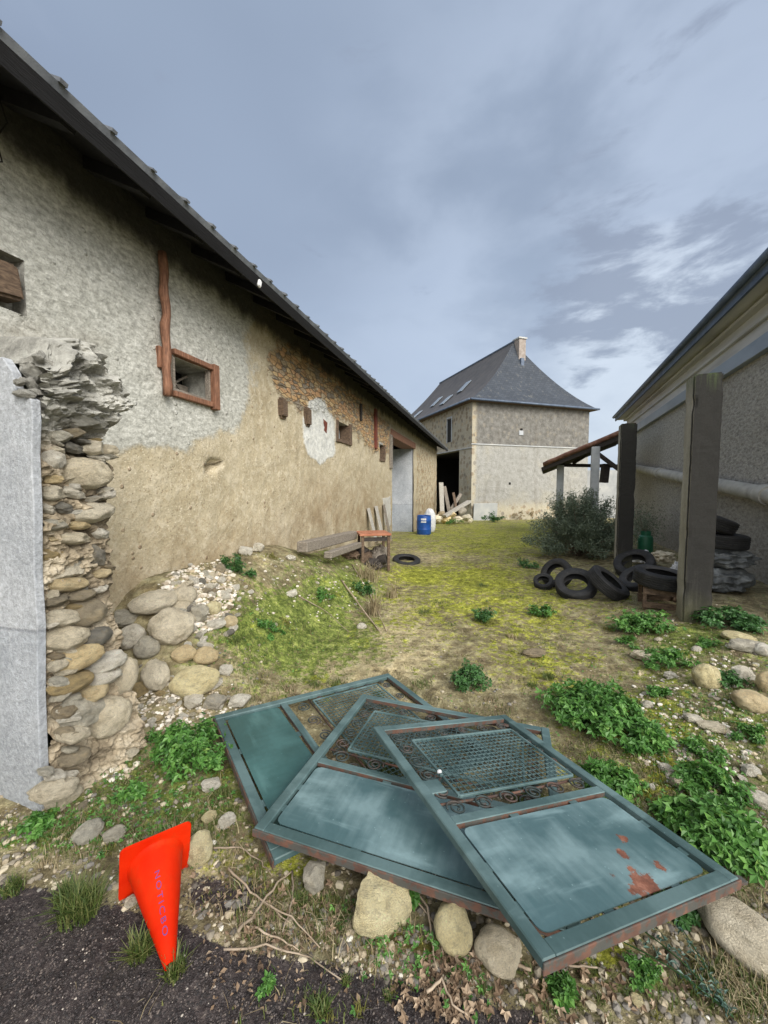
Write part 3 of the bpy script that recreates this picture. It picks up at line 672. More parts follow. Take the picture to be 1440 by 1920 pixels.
# ---------------------------------------------------------------- barn
barn = empty('stone_barn', barn_xy(0, PB)+(0,), R(90)-TB, 'long old stone barn with patchy grey and ochre plaster and overhanging dark eaves', 'barn')
def to_world_barn(s, y, z):
    return np.stack([s*math.sin(TB)-(PB+y)*math.cos(TB), s*math.cos(TB)+(PB+y)*math.sin(TB), z], -1)
OPEN = [(3.20, 3.74, 2.56, 2.88, .38, 'w1'), (7.45, 8.20, 2.60, 2.96, .3, 'w2'), (10.65, 11.15, 2.42, 2.84, .3, 'w3'), (12.1, 15.75, -1.0, 3.24, .9, 'door'),
        (1.45, 1.96, 2.74, 3.10, .12, 'scar')]
ss = np.unique(np.round(np.concatenate([np.arange(-3, .5, .25), np.arange(.5, 9, .04), np.arange(9, 23.01, .08), [v for o in OPEN for v in o[:2]], [23.0]]), 3))
zs = np.unique(np.round(np.concatenate([np.arange(-1.0, 4.45, .045), [v for o in OPEN for v in o[2:4]], [4.45]]), 3))
S_, Zg = np.meshgrid(ss, zs)
yd = -.035*(fbm(S_*1.2+9, Zg*1.2, 3)-.5)-.03*(fbm(S_*6, Zg*6, 3)-.5)
Wp = to_world_barn(S_, yd, Zg); pxb, pyb = proj(Wp); vis = (S_ > .9)
def pm(poly, soft): return np.clip(.5+poly_sd(pxb, pyb, poly)/soft/2, 0, 1)
grey = pm([(-2500, 1100), (150, 860), (210, 845), (300, 838), (360, 842), (385, 822), (440, 805), (468, 760), (474, 690), (462, 640), (480, 590), (500, 540), (400, 300), (0, -2500), (-2500, -2500)], 28)
grey = np.where(S_ < 1.2, 1, grey)
# exposed stone area, white splash, damp stains
ston = pm([(500, 690), (520, 640), (560, 640), (620, 690), (700, 770), (735, 800), (730, 850), (700, 850), (650, 790), (600, 770), (560, 770), (520, 735)], 26)
ston = np.maximum(ston, .47*sst(S_, 15.8, 16.5)); 
whit = pm([(578, 752), (605, 745), (628, 790), (630, 850), (600, 872), (575, 850), (566, 800)], 12)
whit = np.maximum(whit, pm([(718, 935), (732, 930), (733, 985), (722, 985)], 4))
stain = np.maximum(pm([(590, 910), (640, 925), (690, 900), (735, 940), (725, 1010), (600, 1020), (520, 1000)], 40)*.8, np.clip(.6-(Zg-.75)/1.0, 0, .55))
stain = np.maximum(stain, pm([(0, 600), (60, 600), (200, 640), (60, 670), (0, 665)], 20)*.25)
eave_shade = np.clip((Zg-3.60)/.34, 0, 1)*1.1  # eave shadow painted as a dark gradient up the wall top
hole = pm([(384, 872), (400, 862), (424, 868), (408, 876), (400, 888), (388, 884)], 3) > .62
yd = np.where(hole, .16, yd)
for (a, b_, c_, d_, dep, nm) in OPEN: pass
nx_, nz_ = len(ss), len(zs); idx = np.arange(nx_*nz_).reshape(nz_, nx_)
sc_c = (ss[:-1]+ss[1:])/2; zc_c = (zs[:-1]+zs[1:])/2; SC, ZC = np.meshgrid(sc_c, zc_c); keep = np.ones(SC.shape, bool)
for (a, b_, c_, d_, dep, nm) in OPEN: keep &= ~((SC > a) & (SC < b_) & (ZC > c_) & (ZC < d_))
Fc = np.stack([idx[:-1, :-1], idx[:-1, 1:], idx[1:, 1:], idx[1:, :-1]], -1)[keep].reshape(-1, 4)
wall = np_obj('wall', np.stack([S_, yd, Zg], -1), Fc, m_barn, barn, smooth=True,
   attrs={'grey': ('POINT', grey), 'stone': ('POINT', ston), 'white': ('POINT', whit), 'stain': ('POINT', stain), 'eave_shade': ('POINT', eave_shade)})
# reveals and backs
mb = MB()
for (a, b_, c_, d_, dep, nm) in OPEN:
    if nm == 'door': continue
    mb = MB(); mb.box(a-.05, a-.001, .004, dep, c_, d_); mb.box(b_+.001, b_+.05, .004, dep, c_, d_)
    mb.box(a-.05, b_+.05, .004, dep, d_+.001, d_+.06); mb.box(a-.05, b_+.05, .004, dep, c_-.06, c_-.001); mb.build('opening_reveal', m_mortar, barn)

mb = MB(); mb.box(-3, 23.0, 1.2, 9.4, -1.0, 4.3); mb.box(22.7, 22.998, .06, 1.198, -1, 4.3); mb.box(-3, -2.7, .06, 1.198, -1, 4.3)
mb.prism([(1.2, 4.301), (9.0, 4.301), (5.22, 6.7)], 0, 25.9, Matrix(((0, 0, 1, -2.95), (1, 0, 0, 0), (0, 1, 0, 0), (0, 0, 0, 1))))
mb.build('rear_wall', m_house, barn)
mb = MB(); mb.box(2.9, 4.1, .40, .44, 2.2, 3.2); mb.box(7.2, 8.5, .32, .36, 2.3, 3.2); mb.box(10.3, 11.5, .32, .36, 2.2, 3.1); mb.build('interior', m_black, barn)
mb = MB(); mb.box(1.3, 2.1, .13, .17, 2.6, 3.2); mb.build('patch_mortar', m_mortar, barn)
# door recess: rendered reveals and sheet door at the back
mb = MB(); mb.box(15.752, 16.05, .05, .95, -1, 3.2); mb.build('door_reveal', m_render, barn)
mb = MB(); mb.box(11.8, 12.098, .05, .95, -1, 3.2); mb.build('door_reveal', m_render, barn)
mb = MB(); mb.box(12.1, 15.75, .9, .96, -1, 3.3)
d_ = mb.build('door', m_postlight, barn)
for i in range(8):
    pass
mb = MB(); mb.box(13.9, 13.95, .86, .899, -.2, 3.1); mb.box(12.2, 15.65, .87, .899, 1.2, 1.3); mb.build('door_batten', m_zinc, d_)
mb = MB(); mb.box(11.85, 15.98, -.045, .5, 3.20, 3.44); mb.build('lintel', m_redwood, barn, bevel=.01)
mb = MB(); mb.box(11.72, 11.98, -.06, .0, 2.2, 3.25); mb.build('door_jamb_post', m_oldwood, barn, bevel=.01)
# window with red timber frame
fr = MB(); x0, x1, z0, z1 = 3.14, 3.80, 2.50, 2.94
fr.box(x1-.075, x1+.01, -.07, .06, z0-.03, z1+.02); fr.box(x0+.04, x1-.075, -.06, .05, z1-.05, z1+.005); fr.box(x0+.04, x1-.075, -.05, .05, z0-.01, z0+.045)
wn = fr.build('window', m_redwood, barn, bevel=.006)
mb = MB(); mb.box(3.19, 3.215, -.02, .03, z0+.05, z1-.05); mb.box(3.69, 3.715, -.02, .03, z0+.05, z1-.05); mb.box(3.22, 3.69, -.012, .02, z0+.05, z0+.075); mb.build('frame', m_oldwood, wn)
mb = MB(); mb.bar((3.25, .2, 2.58), (3.66, .24, 2.83), .02, .02); mb.bar((3.3, .22, 2.8), (3.6, .2, 2.6), .015, .015); mb.box(3.5, 3.68, .25, .27, 2.57, 2.72); mb.build('debris', m_oldwood, wn)
mb = MB(); pts = []
for i in range(15):
    z = 2.47+1.30*i/14; pts.append((3.075+.008*math.sin(i*1.7)+(.012 if i in (8, 9) else 0), -.055, z))
mb.tube(pts, [.04+.004*math.sin(i*2.1) for i in range(15)], 8); o = mb.build('timber_upright', m_redwood, barn, smooth='all')
mb = MB(); mb.box(3.02, 3.13, -.03, .03, 2.72, 2.92); mb.build('wood_block', m_redwood, barn, bevel=.006)
# lower window further on
mb = MB(); mb.box(8.12, 8.26, -.04, .2, 2.54, 3.0); mb.box(7.42, 8.12, -.03, .2, 2.54, 2.61); mb.box(7.42, 7.52, -.02, .15, 2.61, 2.98); w2 = mb.build('window', m_brownwood, barn, bevel=.006)
mb = MB(); mb.box(7.75, 8.1, .2, .24, 2.62, 2.86); mb.build('pane', m_white, w2)
mb = MB(); mb.box(10.62, 11.18, -.03, .12, 2.36, 2.43); mb.box(11.1, 11.2, -.03, .12, 2.43, 2.86); w3 = mb.build('window', m_brownwood, barn, bevel=.005)
mb = MB(); mb.box(10.7, 11.08, .15, .18, 2.44, 2.66); mb.build('pane', m_white, w3)
for (s0, z0, sw_, sh, dp) in ((5.27, 2.78, .2, .30, .05), (6.1, 2.80, .2, .32, .04)):
    mb = MB(); mb.cbox((s0, -dp+.1, z0), sw_, .24, sh); mb.build('beam_end', m_brownwood, barn, bevel=.035, seg=2)
mb = MB(); mb.cbox((6.85, .06, 2.76), .24, .14, .26, Matrix.Rotation(R(12), 4, 'Y')); mb.build('beam_end', m_rustpost, barn, bevel=.03)
mb = MB(); mb.box(10.1, 10.28, -.05, .01, 2.66, 3.72); mb.build('timber_upright', m_rustpost, barn, bevel=.008)
mb = MB(); mb.box(8.9, 9.0, -.04, .01, 3.2, 3.6); mb.build('timber_upright', m_darkwood, barn, bevel=.006)
mb = MB(); mb.cbox((1.72, .03, 2.90), .40, .16, .22, Matrix.Rotation(R(-8), 4, 'Y')); mb.build('exposed_beam', m_brownwood, barn, bevel=.02, seg=2)
mb = MB(); mb.cbox((1.62, .03, 3.06), .2, .12, .07, Matrix.Rotation(R(16), 4, 'Y')); mb.build('exposed_brick', m_brick, barn, bevel=.012)
# roof: overhang rises away from the eave
sl = math.tan(R(27)); LE = -.62
def roof_z(y): return 3.83+(y-LE)*sl
cs, sn = math.cos(R(27)), math.sin(R(27))
Mr = Matrix.Translation((0, LE, 3.825))@Matrix.Rotation(R(27), 4, 'X')
rf = MB(); rf.box(-3.3, 23.35, 0, 6.6, .0, .045, Mr)
roof = rf.build('roof', m_fibre, barn)
mb = MB(); s_ = -3.2
while s_ < 23.3:
    wv = .035+.01*random.random()
    mb.box(s_, s_+wv, -.012-.012*random.random(), 6.58, .046, .056+.012*random.random(), Mr); s_ += .31
mb.build('roof_rib', m_fibre, roof)
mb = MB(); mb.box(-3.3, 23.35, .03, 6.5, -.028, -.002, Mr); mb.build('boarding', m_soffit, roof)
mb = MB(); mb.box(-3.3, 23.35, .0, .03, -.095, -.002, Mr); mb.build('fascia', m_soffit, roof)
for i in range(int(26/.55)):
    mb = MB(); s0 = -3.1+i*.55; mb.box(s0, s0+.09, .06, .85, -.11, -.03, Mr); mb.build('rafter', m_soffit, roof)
mb = MB(); mb.box(-3.3, 23.35, -.04, 9.9-.0, 0, .04, Matrix.Translation((0, 5.38, 6.93))@Matrix.Rotation(R(-27), 4, 'X')@Matrix.Translation((0, .04, 0)) if False else Matrix.Translation((0, 5.4, 6.93))@Matrix.Rotation(R(-27), 4, 'X'))
mb = MB(); mb.box(-3.3, 23.35, .0, 5.2, 0, .04, Matrix.Translation((0, 5.22, 6.80))@Matrix.Rotation(R(-27), 4, 'X')); mb.build('rear_slope', m_fibre, roof)
# light knots under the eave
mb = MB(); mb.cbox((3.72, -.65, 3.73), .05, .03, .08, Matrix.Rotation(R(20), 4, 'Y')); mb.build('torn_strip', m_white, roof, bevel=.01)
# dangling wire at far left
mb = MB(); mb.tube([(1.83, -.06, 4.0), (1.86, -.08, 3.86), (1.80, -.07, 3.72), (1.84, -.05, 3.62), (1.78, -.04, 3.58)], .005, 5); mb.build('cable', m_black, barn)

# ---------------------------------------------------------------- stones (prototypes)
def stone_mesh(name, seed, kind, sub=3):
    bm = bmesh.new(); bmesh.ops.create_icosphere(bm, subdivisions=sub, radius=1)
    rr = random.Random(seed); off = Vector((rr.random()*50, rr.random()*50, rr.random()*50))
    planes = []
    if kind != 'round':
        for _ in range(13 if kind == 'angular' else 6):
            n = Vector((rr.gauss(0, 1), rr.gauss(0, 1), rr.gauss(0, 1))).normalized(); planes.append((n, rr.uniform(.58, .85) if kind == 'angular' else rr.uniform(.78, .92)))
    for v in bm.verts:
        p = v.co.copy()
        for n, d in planes:
            k = p.dot(n)
            if k > d: p -= n*(k-d)*(.97 if kind == 'angular' else .85)
        a = .16 if kind == 'round' else .10
        p *= 1+a*mnoise.noise(p*1.3+off)+(.10 if kind != 'round' else .06)*mnoise.noise(p*2.8+off)+(.045*mnoise.noise(p*7+off)+.02*mnoise.noise(p*15+off) if kind != 'round' else .02*mnoise.noise(p*8+off)+.008*mnoise.noise(p*18+off))
        v.co = p
    me = bpy.data.meshes.new(name); bm.to_mesh(me); bm.free()
    for p in me.polygons: p.use_smooth = True
    if kind == 'angular': me.set_sharp_from_angle(angle=R(24))
    return me
SM = {'round': [stone_mesh('round_stone_mesh', i, 'round', 4) for i in range(5)], 'flat': [stone_mesh('worn_stone_mesh', 20+i, 'flat', 4) for i in range(5)],
      'angular': [stone_mesh('broken_stone_mesh', 40+i, 'angular', 4) for i in range(6)]}
SMALL = [stone_mesh('small_stone_mesh', 60+i, 'angular', 2) for i in range(7)]+[stone_mesh('small_stone_mesh', 80+i, 'flat', 2) for i in range(4)]
_mc = {}
def with_mat(me, m):
    k = (me.name, m.name)
    if k not in _mc:
        c = me.copy(); c.materials.clear(); c.materials.append(m); _mc[k] = c
    return _mc[k]
def stone(px, py, wpx, hpx, shape, colr, label, rz=None, sink=.3, tilt=0, roll=0, depth=None, group=None, name='stone', dz=0, cat='stone'):
    """a single stone lying on the ground; px,py is its base centre"""
    p = gpt(px, py); dist = (p-Vector((0, 0, EYE))).dot(Vector((0, cp, -sp)))
    a = wpx/2*dist/F; down = math.atan2(EYE-p.z, math.hypot(p.x, p.y))
    c = hpx/2*dist/F
    bz = c/ max(.55, math.cos(down)*.75+math.sin(down)*.75)
    by = depth if depth else (a*.55+bz*.45)
    me = with_mat(random.choice(SM[shape]), m_st[colr])
    o = bpy.data.objects.new(name, me); o.scale = (a, by, bz)
    az = math.atan2(p.x, p.y)
    o.rotation_euler = (R(tilt), R(roll), (R(rz) if rz is not None else random.uniform(-.3, .3))-az)
    o.location = (p.x, p.y, p.z+bz*(1-2*sink)+dz); link(o); return tag(o, label, cat, group)

# ---------------------------------------------------------------- ruined wall end (left foreground)
# local x = along barn (s), local y = distance left of the camera line
pil = empty('ruined_wall_stub', (0, 0, 0), R(90)-TB, 'broken end of rubble stone wall with smooth grey render facing the camera, left foreground', 'wall')
poly = [(2.115, -.35), (2.10, .25), (2.108, .6), (2.098, .95), (2.112, 1.2), (2.104, 1.5), (2.112, 1.75), (2.10, 1.9), (2.105, 2.0), (2.135, 2.015), (2.19, 2.015), (2.205, 2.06), (2.222, 2.13), (2.28, 2.2), (3.0, 2.24), (3.0, -.35)]
Mf = Matrix(((0, 0, 1, 0), (1, 0, 0, 0), (0, 1, 0, 0), (0, 0, 0, 1)))
LEAN = lambda z: .018+.045*max(z, 0)
poly = [(y_-(LEAN(z_) if y_ < 2.9 else 0), z_) for y_, z_ in poly]
mb = MB(); mb.prism(poly, 1.305, 1.345, Mf); mb.build('render_slab', m_render, pil, bevel=.004)
# rubble core: relief facing -y
xs_ = np.linspace(1.346, 1.86, 70); zs_ = np.linspace(-.3, 2.40, 330); XX, ZZ = np.meshgrid(xs_, zs_)
u = (XX-1.346)/(.514)
xmax = 1.76+.05*(fbm(ZZ*4, ZZ*0+3, 3)-.5)*2+.06*sst(ZZ, 1.98, 2.05)-.20*sst(ZZ, 2.12, 2.38)+.10*(1-sst(ZZ, .2, .9))-.10*np.exp(-((ZZ-1.82)/.07)**2)
xw = 1.346+u*(xmax-1.346)
rel = .10*(fbm(xw*9, ZZ*16, 4)-.5)+.05*(fbm(xw*30, ZZ*40, 3)-.5)+.022*(vnoise(xw*70, ZZ*80)-.5)+.03*np.abs(fbm(xw*16+5, ZZ*24, 3)-.5)*2
yb = 2.15-rel*1.0
yb += .16*np.exp(-(((xw-1.62)/.12)**2+((ZZ-1.83)/.085)**2))      # deep cavity under the top lump
yb -= .05*sst(ZZ, 1.93, 1.99)*(1-sst(ZZ, 2.2, 2.4))
yb -= .16*(1-sst(ZZ, -.1, .85))*(.5+.5*u)                                    # foot spreads outwards
yb += .10*np.clip((.35-u)/.35, 0, 1)*0
yb -= (.11*(fbm(xw*11+3, ZZ*15, 5)-.5)+.10*(np.abs(fbm(xw*9, ZZ*22+4, 4)-.5)*2-.3)+.02*(vnoise(xw*50, ZZ*60)-.5))*sst(ZZ, 1.93, 2.0)
yb += .35*sst(u, .93, 1.0)                                                     # rounds back into the wall
yb += .5*sst(ZZ, 2.34, 2.40)
yb = yb-(.018+.045*np.maximum(ZZ, 0))
ZT = np.where(ZZ > 2.02, 2.02+(ZZ-2.02)*(.45+.55*sst(u, .05, .45))+.03*(fbm(xw*14, ZZ*3, 2)-.5), ZZ)
P = np.stack([xw, yb, ZT], -1); idx = np.arange(XX.size).reshape(XX.shape)
V = P.reshape(-1, 3).tolist(); Fq = np.stack([idx[:-1, :-1], idx[:-1, 1:], idx[1:, 1:], idx[1:, :-1]], -1).reshape(-1, 4)
# right and top skirts back to the barn
b0 = len(V); V += [[P[i, -1, 0]*.5+.5*P[i, -1, 0], 3.0, P[i, -1, 2]] for i in range(len(zs_))]
F2 = [[idx[i, -1], b0+i, b0+i+1, idx[i+1, -1]] for i in range(len(zs_)-1)]
b1 = len(V); V += [[P[-1, j, 0], 3.0, 2.0] for j in range(len(xs_))]
F2 += [[idx[-1, j], idx[-1, j+1], b1+j+1, b1+j] for j in range(len(xs_)-1)]
core = np_obj('rubble_core', V, np.concatenate([Fq, np.array(F2)]), m_mortar, pil, smooth=False)
def on_end(px, py, yp=2.10):
    d = ray(px, py); n = np.array([-math.cos(TB), math.sin(TB), 0]); t_ = yp/(n@d); Pw = d*t_
    return Pw[0]*math.sin(TB)+Pw[1]*math.cos(TB), EYE+Pw[2], t_
EMB = [(113, 862, 30, 38, 'w', 'round', 20), (172, 888, 98, 58, 'b', 'flat', 8), (188, 842, 46, 30, 'b', 'round', 5), (114, 926, 44, 30, 'b', 'flat', 0), (133, 952, 36, 26, 'd', 'angular', 0),
       (182, 962, 72, 36, 'b', 'flat', -6), (110, 985, 42, 22, 'g', 'flat', 0), (200, 1000, 36, 24, 'w', 'angular', 0), (152, 1012, 72, 24, 'b', 'flat', 4), (192, 1042, 40, 42, 'd', 'angular', 10),
       (112, 1040, 36, 30, 'm', 'angular', 0), (146, 1068, 70, 24, 'b', 'flat', -8), (132, 1096, 62, 30, 'o', 'flat', 6), (118, 1163, 58, 32, 'b', 'round', 12), (120, 1202, 66, 44, 'b', 'round', 8),
       (155, 1234, 80, 46, 'o', 'round', 6), (213, 1242, 56, 30, 'w', 'flat', 6), (208, 1272, 60, 26, 'w', 'flat', 10), (246, 1268, 38, 66, 'b', 'round', 0), (158, 1338, 76, 62, 'g', 'angular', 20),
       (216, 1345, 60, 74, 'b', 'flat', 30), (122, 1396, 44, 30, 'b', 'flat', 20), (118, 1482, 62, 34, 'b', 'flat', 12), (172, 1150, 60, 50, 'm', 'flat', 10), (190, 1196, 50, 36, 'm', 'flat', 0),
       (110, 900, 26, 22, 'o', 'round', 0), (150, 925, 40, 22, 'w', 'flat', 5), (155, 985, 36, 18, 'o', 'flat', 0), (210, 925, 26, 20, 'w', 'flat', 0), (165, 1045, 34, 24, 'm', 'flat', 0), (115, 1010, 30, 18, 'o', 'flat', 0),
       (120, 820, 40, 26, 'g', 'angular', 0), (150, 812, 30, 22, 'm', 'angular', 0), (130, 1290, 60, 34, 'm', 'flat', 6), (185, 1300, 44, 34, 'o', 'flat', 0), (150, 1425, 40, 24, 'm', 'flat', 0), (112, 1350, 30, 24, 'm', 'flat', 0),
       (120, 845, 26, 16, 'b', 'flat', 0), (150, 840, 34, 22, 'm', 'flat', 0), (104, 955, 22, 20, 'w', 'round', 0), (200, 1075, 26, 20, 'o', 'flat', 0), (112, 1128, 40, 22, 'm', 'flat', 0), (160, 1118, 44, 22, 'm', 'flat', 0)]
for _ in range(52):
    q_ = random.uniform(800, 1470); EMB.append((random.uniform(98, 215 if q_ < 1110 else 150), q_, random.uniform(14, 34), random.uniform(9, 20), random.choice('bwwmg'), random.choice(('flat', 'angular')), random.uniform(-25, 25)))
for (px, py, w_, h_, c_, shp, tl) in EMB:
    yp = 2.10-.15*float(1-sst((1520-py)/400, 0, 1)) if py > 1110 else 2.11
    s0, z0, t_ = on_end(px, py, yp); yp -= LEAN(z0); s0, z0, t_ = on_end(px, py, yp)
    dist = t_; sc_ = dist/F
    o = bpy.data.objects.new('stone', with_mat(random.choice(SM['angular' if (py < 1110 and random.random() < .55) else (shp if shp != 'round' else 'flat')]), m_st[c_]))
    ex = w_/2*sc_/math.sin(R(45)); ex = min(ex, .14); ex *= .92; s0 = max(s0, 1.35+ex*.9) if py < 1440 else s0; o.scale = (ex, .05+ex*.3, h_/2*sc_*1.1)
    o.location = (s0, yp+.055, z0); o.rotation_euler = (random.uniform(-.15, .15), R(tl)+random.uniform(-.12, .12), random.uniform(-.3, .3)); link(o, pil)
for _ in range(46):
    px, py = random.uniform(40, 205), random.uniform(672, 800)
    if py < 672+max(0, px-110)*.75 or (px < 80 and py > 742): continue
    s0, z0, t_ = on_end(px, py, 2.03); sc_ = t_/F; q_ = random.uniform(9, 24)
    o = bpy.data.objects.new('mortar_chip', with_mat(random.choice(SM['angular']), m_lump)); o.scale = (q_*sc_*1.1, .035, q_*sc_*.6)
    o.location = (s0, 2.045+random.uniform(-.03, .03), z0); o.rotation_euler = (random.uniform(-.5, .5), random.uniform(-.2, .9), random.uniform(-.5, .5)); link(o, pil)
# grey mortar lumps at the broken top
for (px, py, w_, h_, tl) in [(95, 700, 70, 34, 20), (135, 720, 80, 40, 25), (165, 745, 60, 40, 35), (110, 765, 80, 36, 8), (180, 770, 46, 30, 20), (150, 790, 60, 24, 5)]:
    s0, z0, t_ = on_end(px, py, 2.04); sc_ = t_/F
    o = bpy.data.objects.new('mortar_lump', with_mat(random.choice(SM['angular']), m_lump)); ex = min(.13, w_/2*sc_/.7)
    o.scale = (ex, .11, h_/2*sc_*1.3); o.location = (s0, 2.09, z0); o.rotation_euler = (random.uniform(-.3, .3), R(tl), random.uniform(-.4, .4)); link(o, pil)

# ---------------------------------------------------------------- right-hand building
rb = empty('roughcast_building', (0, 0, 0), R(90)-TR, 'brown grey roughcast building with zinc band and blue grey slate eave on the right', 'building')
mb = MB(); mb.box(4.6, 19.9, -3.45, -PR, -1.2, 3.70); mb.box(4.6, 19.9, -11, -3.451, -1.2, 4.6); mb.build('wall', m_rough, rb)
mb = MB(); mb.box(4.6, 19.9, -3.45, -PR-.03, 3.953, 4.72); mb.build('upper_wall', m_upper, rb)
mb = MB(); mb.box(4.6, 19.92, -3.27, -3.12+.06, 4.25, 4.31); mb.box(4.6, 19.92, -3.27, -3.12+.12, 4.50, 4.56); mb.build('moulding', m_upper, rb, bevel=.01)
mb = MB(); mb.box(4.6, 18.3, -3.2, -2.99, 3.701, 3.95); mb.build('zinc_band', m_zinc, rb, bevel=.006)
Ms = Matrix.Translation((0, -2.72, 4.66))@Matrix.Rotation(R(-28), 4, 'X')
mb = MB(); mb.box(4.4, 20.15, -4.6, 0, 0, .16, Ms); rr_ = mb.build('roof', m_slateedge, rb)
mb = MB(); mb.box(4.4, 20.14, -3.1, -2.76, 4.60, 4.64); mb.build('soffit', m_upper, rr_)
mb = MB(); mb.box(4.4, 20.16, -2.755, -2.715, 4.56, 4.83); mb.build('fascia', m_slateedge, rr_)
mb = MB(); mb.tube([(4.4, -2.66, 4.74), (20.16, -2.66, 4.74)], .06, 10); mb.build('gutter', m_slateedge, rr_, smooth='all')
mb = MB(); mb.prism([(-3.2, 4.6), (-11, 4.6), (-7, 6.7)], 0, 15.2, Matrix(((0, 0, 1, 4.7), (1, 0, 0, 0), (0, 1, 0, 0), (0, 0, 0, 1)))); mb.build('gable', m_upper, rb)
pp = []
for i in range(20):
    s0 = 18.0-12.6*i/19; pp.append((s0, -2.94, 1.53+(s0-7.7)*.0895))
mb = MB(); mb.tube(pp, .125, 16); pipe = mb.build('drain_pipe', m_pipe, rb, smooth=True)
for s0 in (16.6, 13.2, 9.9, 7.35):
    mb = MB(); z = 1.53+(s0-7.7)*.0895; mb.tube([(s0-.12, -2.94, z-.011), (s0+.12, -2.94, z+.011)], .15, 16); mb.build('pipe_collar', m_pipe, pipe, smooth=True)

# concrete posts
def post(px, py, top, side, label):
    p = gpt(px, py)
    o = empty('concrete_post', (p.x, p.y, 0), R(90)-TR, label, 'post', 'tall free standing concrete posts')
    mb = MB(); mb.box(0, side, -side, 0, -.3, top)
    q = mb.build('shaft', m_conc, o, bevel=.016, seg=2)
    bm = bmesh.new(); bm.from_mesh(q.data)
    bmesh.ops.subdivide_edges(bm, edges=[e_ for e_ in bm.edges if e_.calc_length() > 1.0], cuts=90, use_grid_fill=True)
    bmesh.ops.subdivide_edges(bm, edges=[e_ for e_ in bm.edges if e_.calc_length() > .1], cuts=6, use_grid_fill=True)
    for v in bm.verts:
        c_ = Vector((side/2, -side/2, v.co.z)); d_v = v.co-c_; cr_ = min(abs(d_v.x), abs(d_v.y))/(side/2)
        k_ = -.004*mnoise.noise(v.co*9)-.003*mnoise.noise(v.co*28); ch_ = max(0, mnoise.noise(Vector((v.co.x*3+px, v.co.y*3, v.co.z*5)))-.12)*max(0, cr_-.8)*.35
        v.co -= d_v.normalized()*(ch_-k_)
    bm.to_mesh(q.data); bm.free()
    return o, q
p1, q1 = post(1279, 1166, 2.81, .26, 'nearest and tallest looking concrete post, dark stained front with pale left edge')
mb = MB(); mb.box(.08, .24, -.24, -.08, 2.811, 2.825); mb.build('top_plate', m_rust, p1)
p2, q2 = post(1154, 1076, 2.72, .25, 'second concrete post behind the black tyres, blackened front and pale left edge')
mb = MB(); mb.box(.08, .24, -.24, -.08, 2.721, 2.735); mb.build('top_plate', m_rust, p2)

# ---------------------------------------------------------------- far house
HC = Vector((5.60, 25.0, 0)); HA = math.atan2(.317, .948); HG = -.48
hs = empty('stone_house', HC, HA, 'tall pale plastered house with steep flared slate roof at the end of the yard', 'house')
W_, D_ = 9.46, 16.4; ZE = 7.15
mb = MB(); mb.box(0, W_, 0, .5, -1.5, ZE); mb.box(W_-.5, W_, .501, D_, -1.5, ZE); mb.box(0, W_-.501, D_-.5, D_, -1.5, ZE)
mb.box(0, .5, .501, 1.6, -1.5, ZE); mb.box(0, .5, 1.601, D_-.501, 4.15, ZE); mb.box(0, .5, 8.0, D_-.501, -1.5, 4.149)
mb.build('wall', m_house, hs)
mb = MB(); mb.box(-.06, W_+.06, -.05, -.001, 4.36, 4.44); mb.box(-.05, -.001, -.05, D_, 4.14, 4.22); mb.build('string_course', m_gardenwall, hs, bevel=.01)
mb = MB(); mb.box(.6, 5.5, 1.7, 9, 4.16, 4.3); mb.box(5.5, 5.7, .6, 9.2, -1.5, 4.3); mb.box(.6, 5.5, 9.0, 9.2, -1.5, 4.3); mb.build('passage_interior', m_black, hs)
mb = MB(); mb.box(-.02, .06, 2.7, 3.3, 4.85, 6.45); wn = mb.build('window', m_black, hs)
mb = MB(); mb.box(-.05, -.021, 2.62, 2.70, 4.8, 6.5); mb.box(-.05, -.021, 3.3, 3.38, 4.8, 6.5); mb.box(-.05, -.021, 2.62, 3.38, 6.501, 6.6); mb.build('window_surround', m_postlight, wn)
mb = MB(); mb.cbox((3.7, -.02, 5.25), .34, .06, .30); mb.build('vent', m_postlight, hs, bevel=.02)
mb = MB(); mb.cbox((3.72, -.03, 5.5), .18, .08, .12); mb.cbox((2.9, -.01, 1.9), .16, .06, .16); mb.build('wall_hole', m_black, hs, bevel=.03)
# flared hip roof
def roof_ring(u_):
    h = 4.95*(.52*u_+.48*u_**1.8)+ZE
    a = -.36+u_*(4.73+.36); b_ = -.36+u_*(2.35+.36); 
    return [(a, b_, h), (W_-a, b_, h), (W_-a, D_-b_, h), (a, D_-b_, h)]
rs = [roof_ring(i/24) for i in range(25)]
vs = [v for r_ in rs for v in r_]; fs = []; uvs = []
me = bpy.data.meshes.new('roof'); mats_i = []
for i in range(24):
    for k in range(4): fs.append((i*4+k, i*4+(k+1) % 4, (i+1)*4+(k+1) % 4, (i+1)*4+k)); mats_i.append(1 if k == 3 else 0)
me.from_pydata(vs, [], fs); me.materials.append(m_slate); me.materials.append(m_slate2); me.polygons.foreach_set('material_index', mats_i)
uv = me.uv_layers.new(name='UVMap'); sl_len = [0]
for i in range(24): sl_len.append(sl_len[-1]+math.dist(rs[i][0], rs[i+1][0])*.8)
for p in me.polygons:
    for li in p.loop_indices:
        vi = me.loops[li].vertex_index; i = vi//4; v = vs[vi]; k = fs.index(tuple(p.vertices)) % 4 if False else None
        c = p.normal; uu = v[0] if abs(c.y) > abs(c.x) else v[1]
        uv.data[li].uv = (uu*1.0, sl_len[i])
    p.use_smooth = False
hr = link(bpy.data.objects.new('roof', me), hs)
mb = MB(); e = .40; mb.box(-e, W_+e, -e-.02, .0, ZE-.10, ZE-.005); mb.box(-e, -.0, .001, D_+e, ZE-.10, ZE-.005); mb.box(W_, W_+e, .001, D_+e, ZE-.10, ZE-.005); mb.build('eave_soffit', m_brownwood, hr)
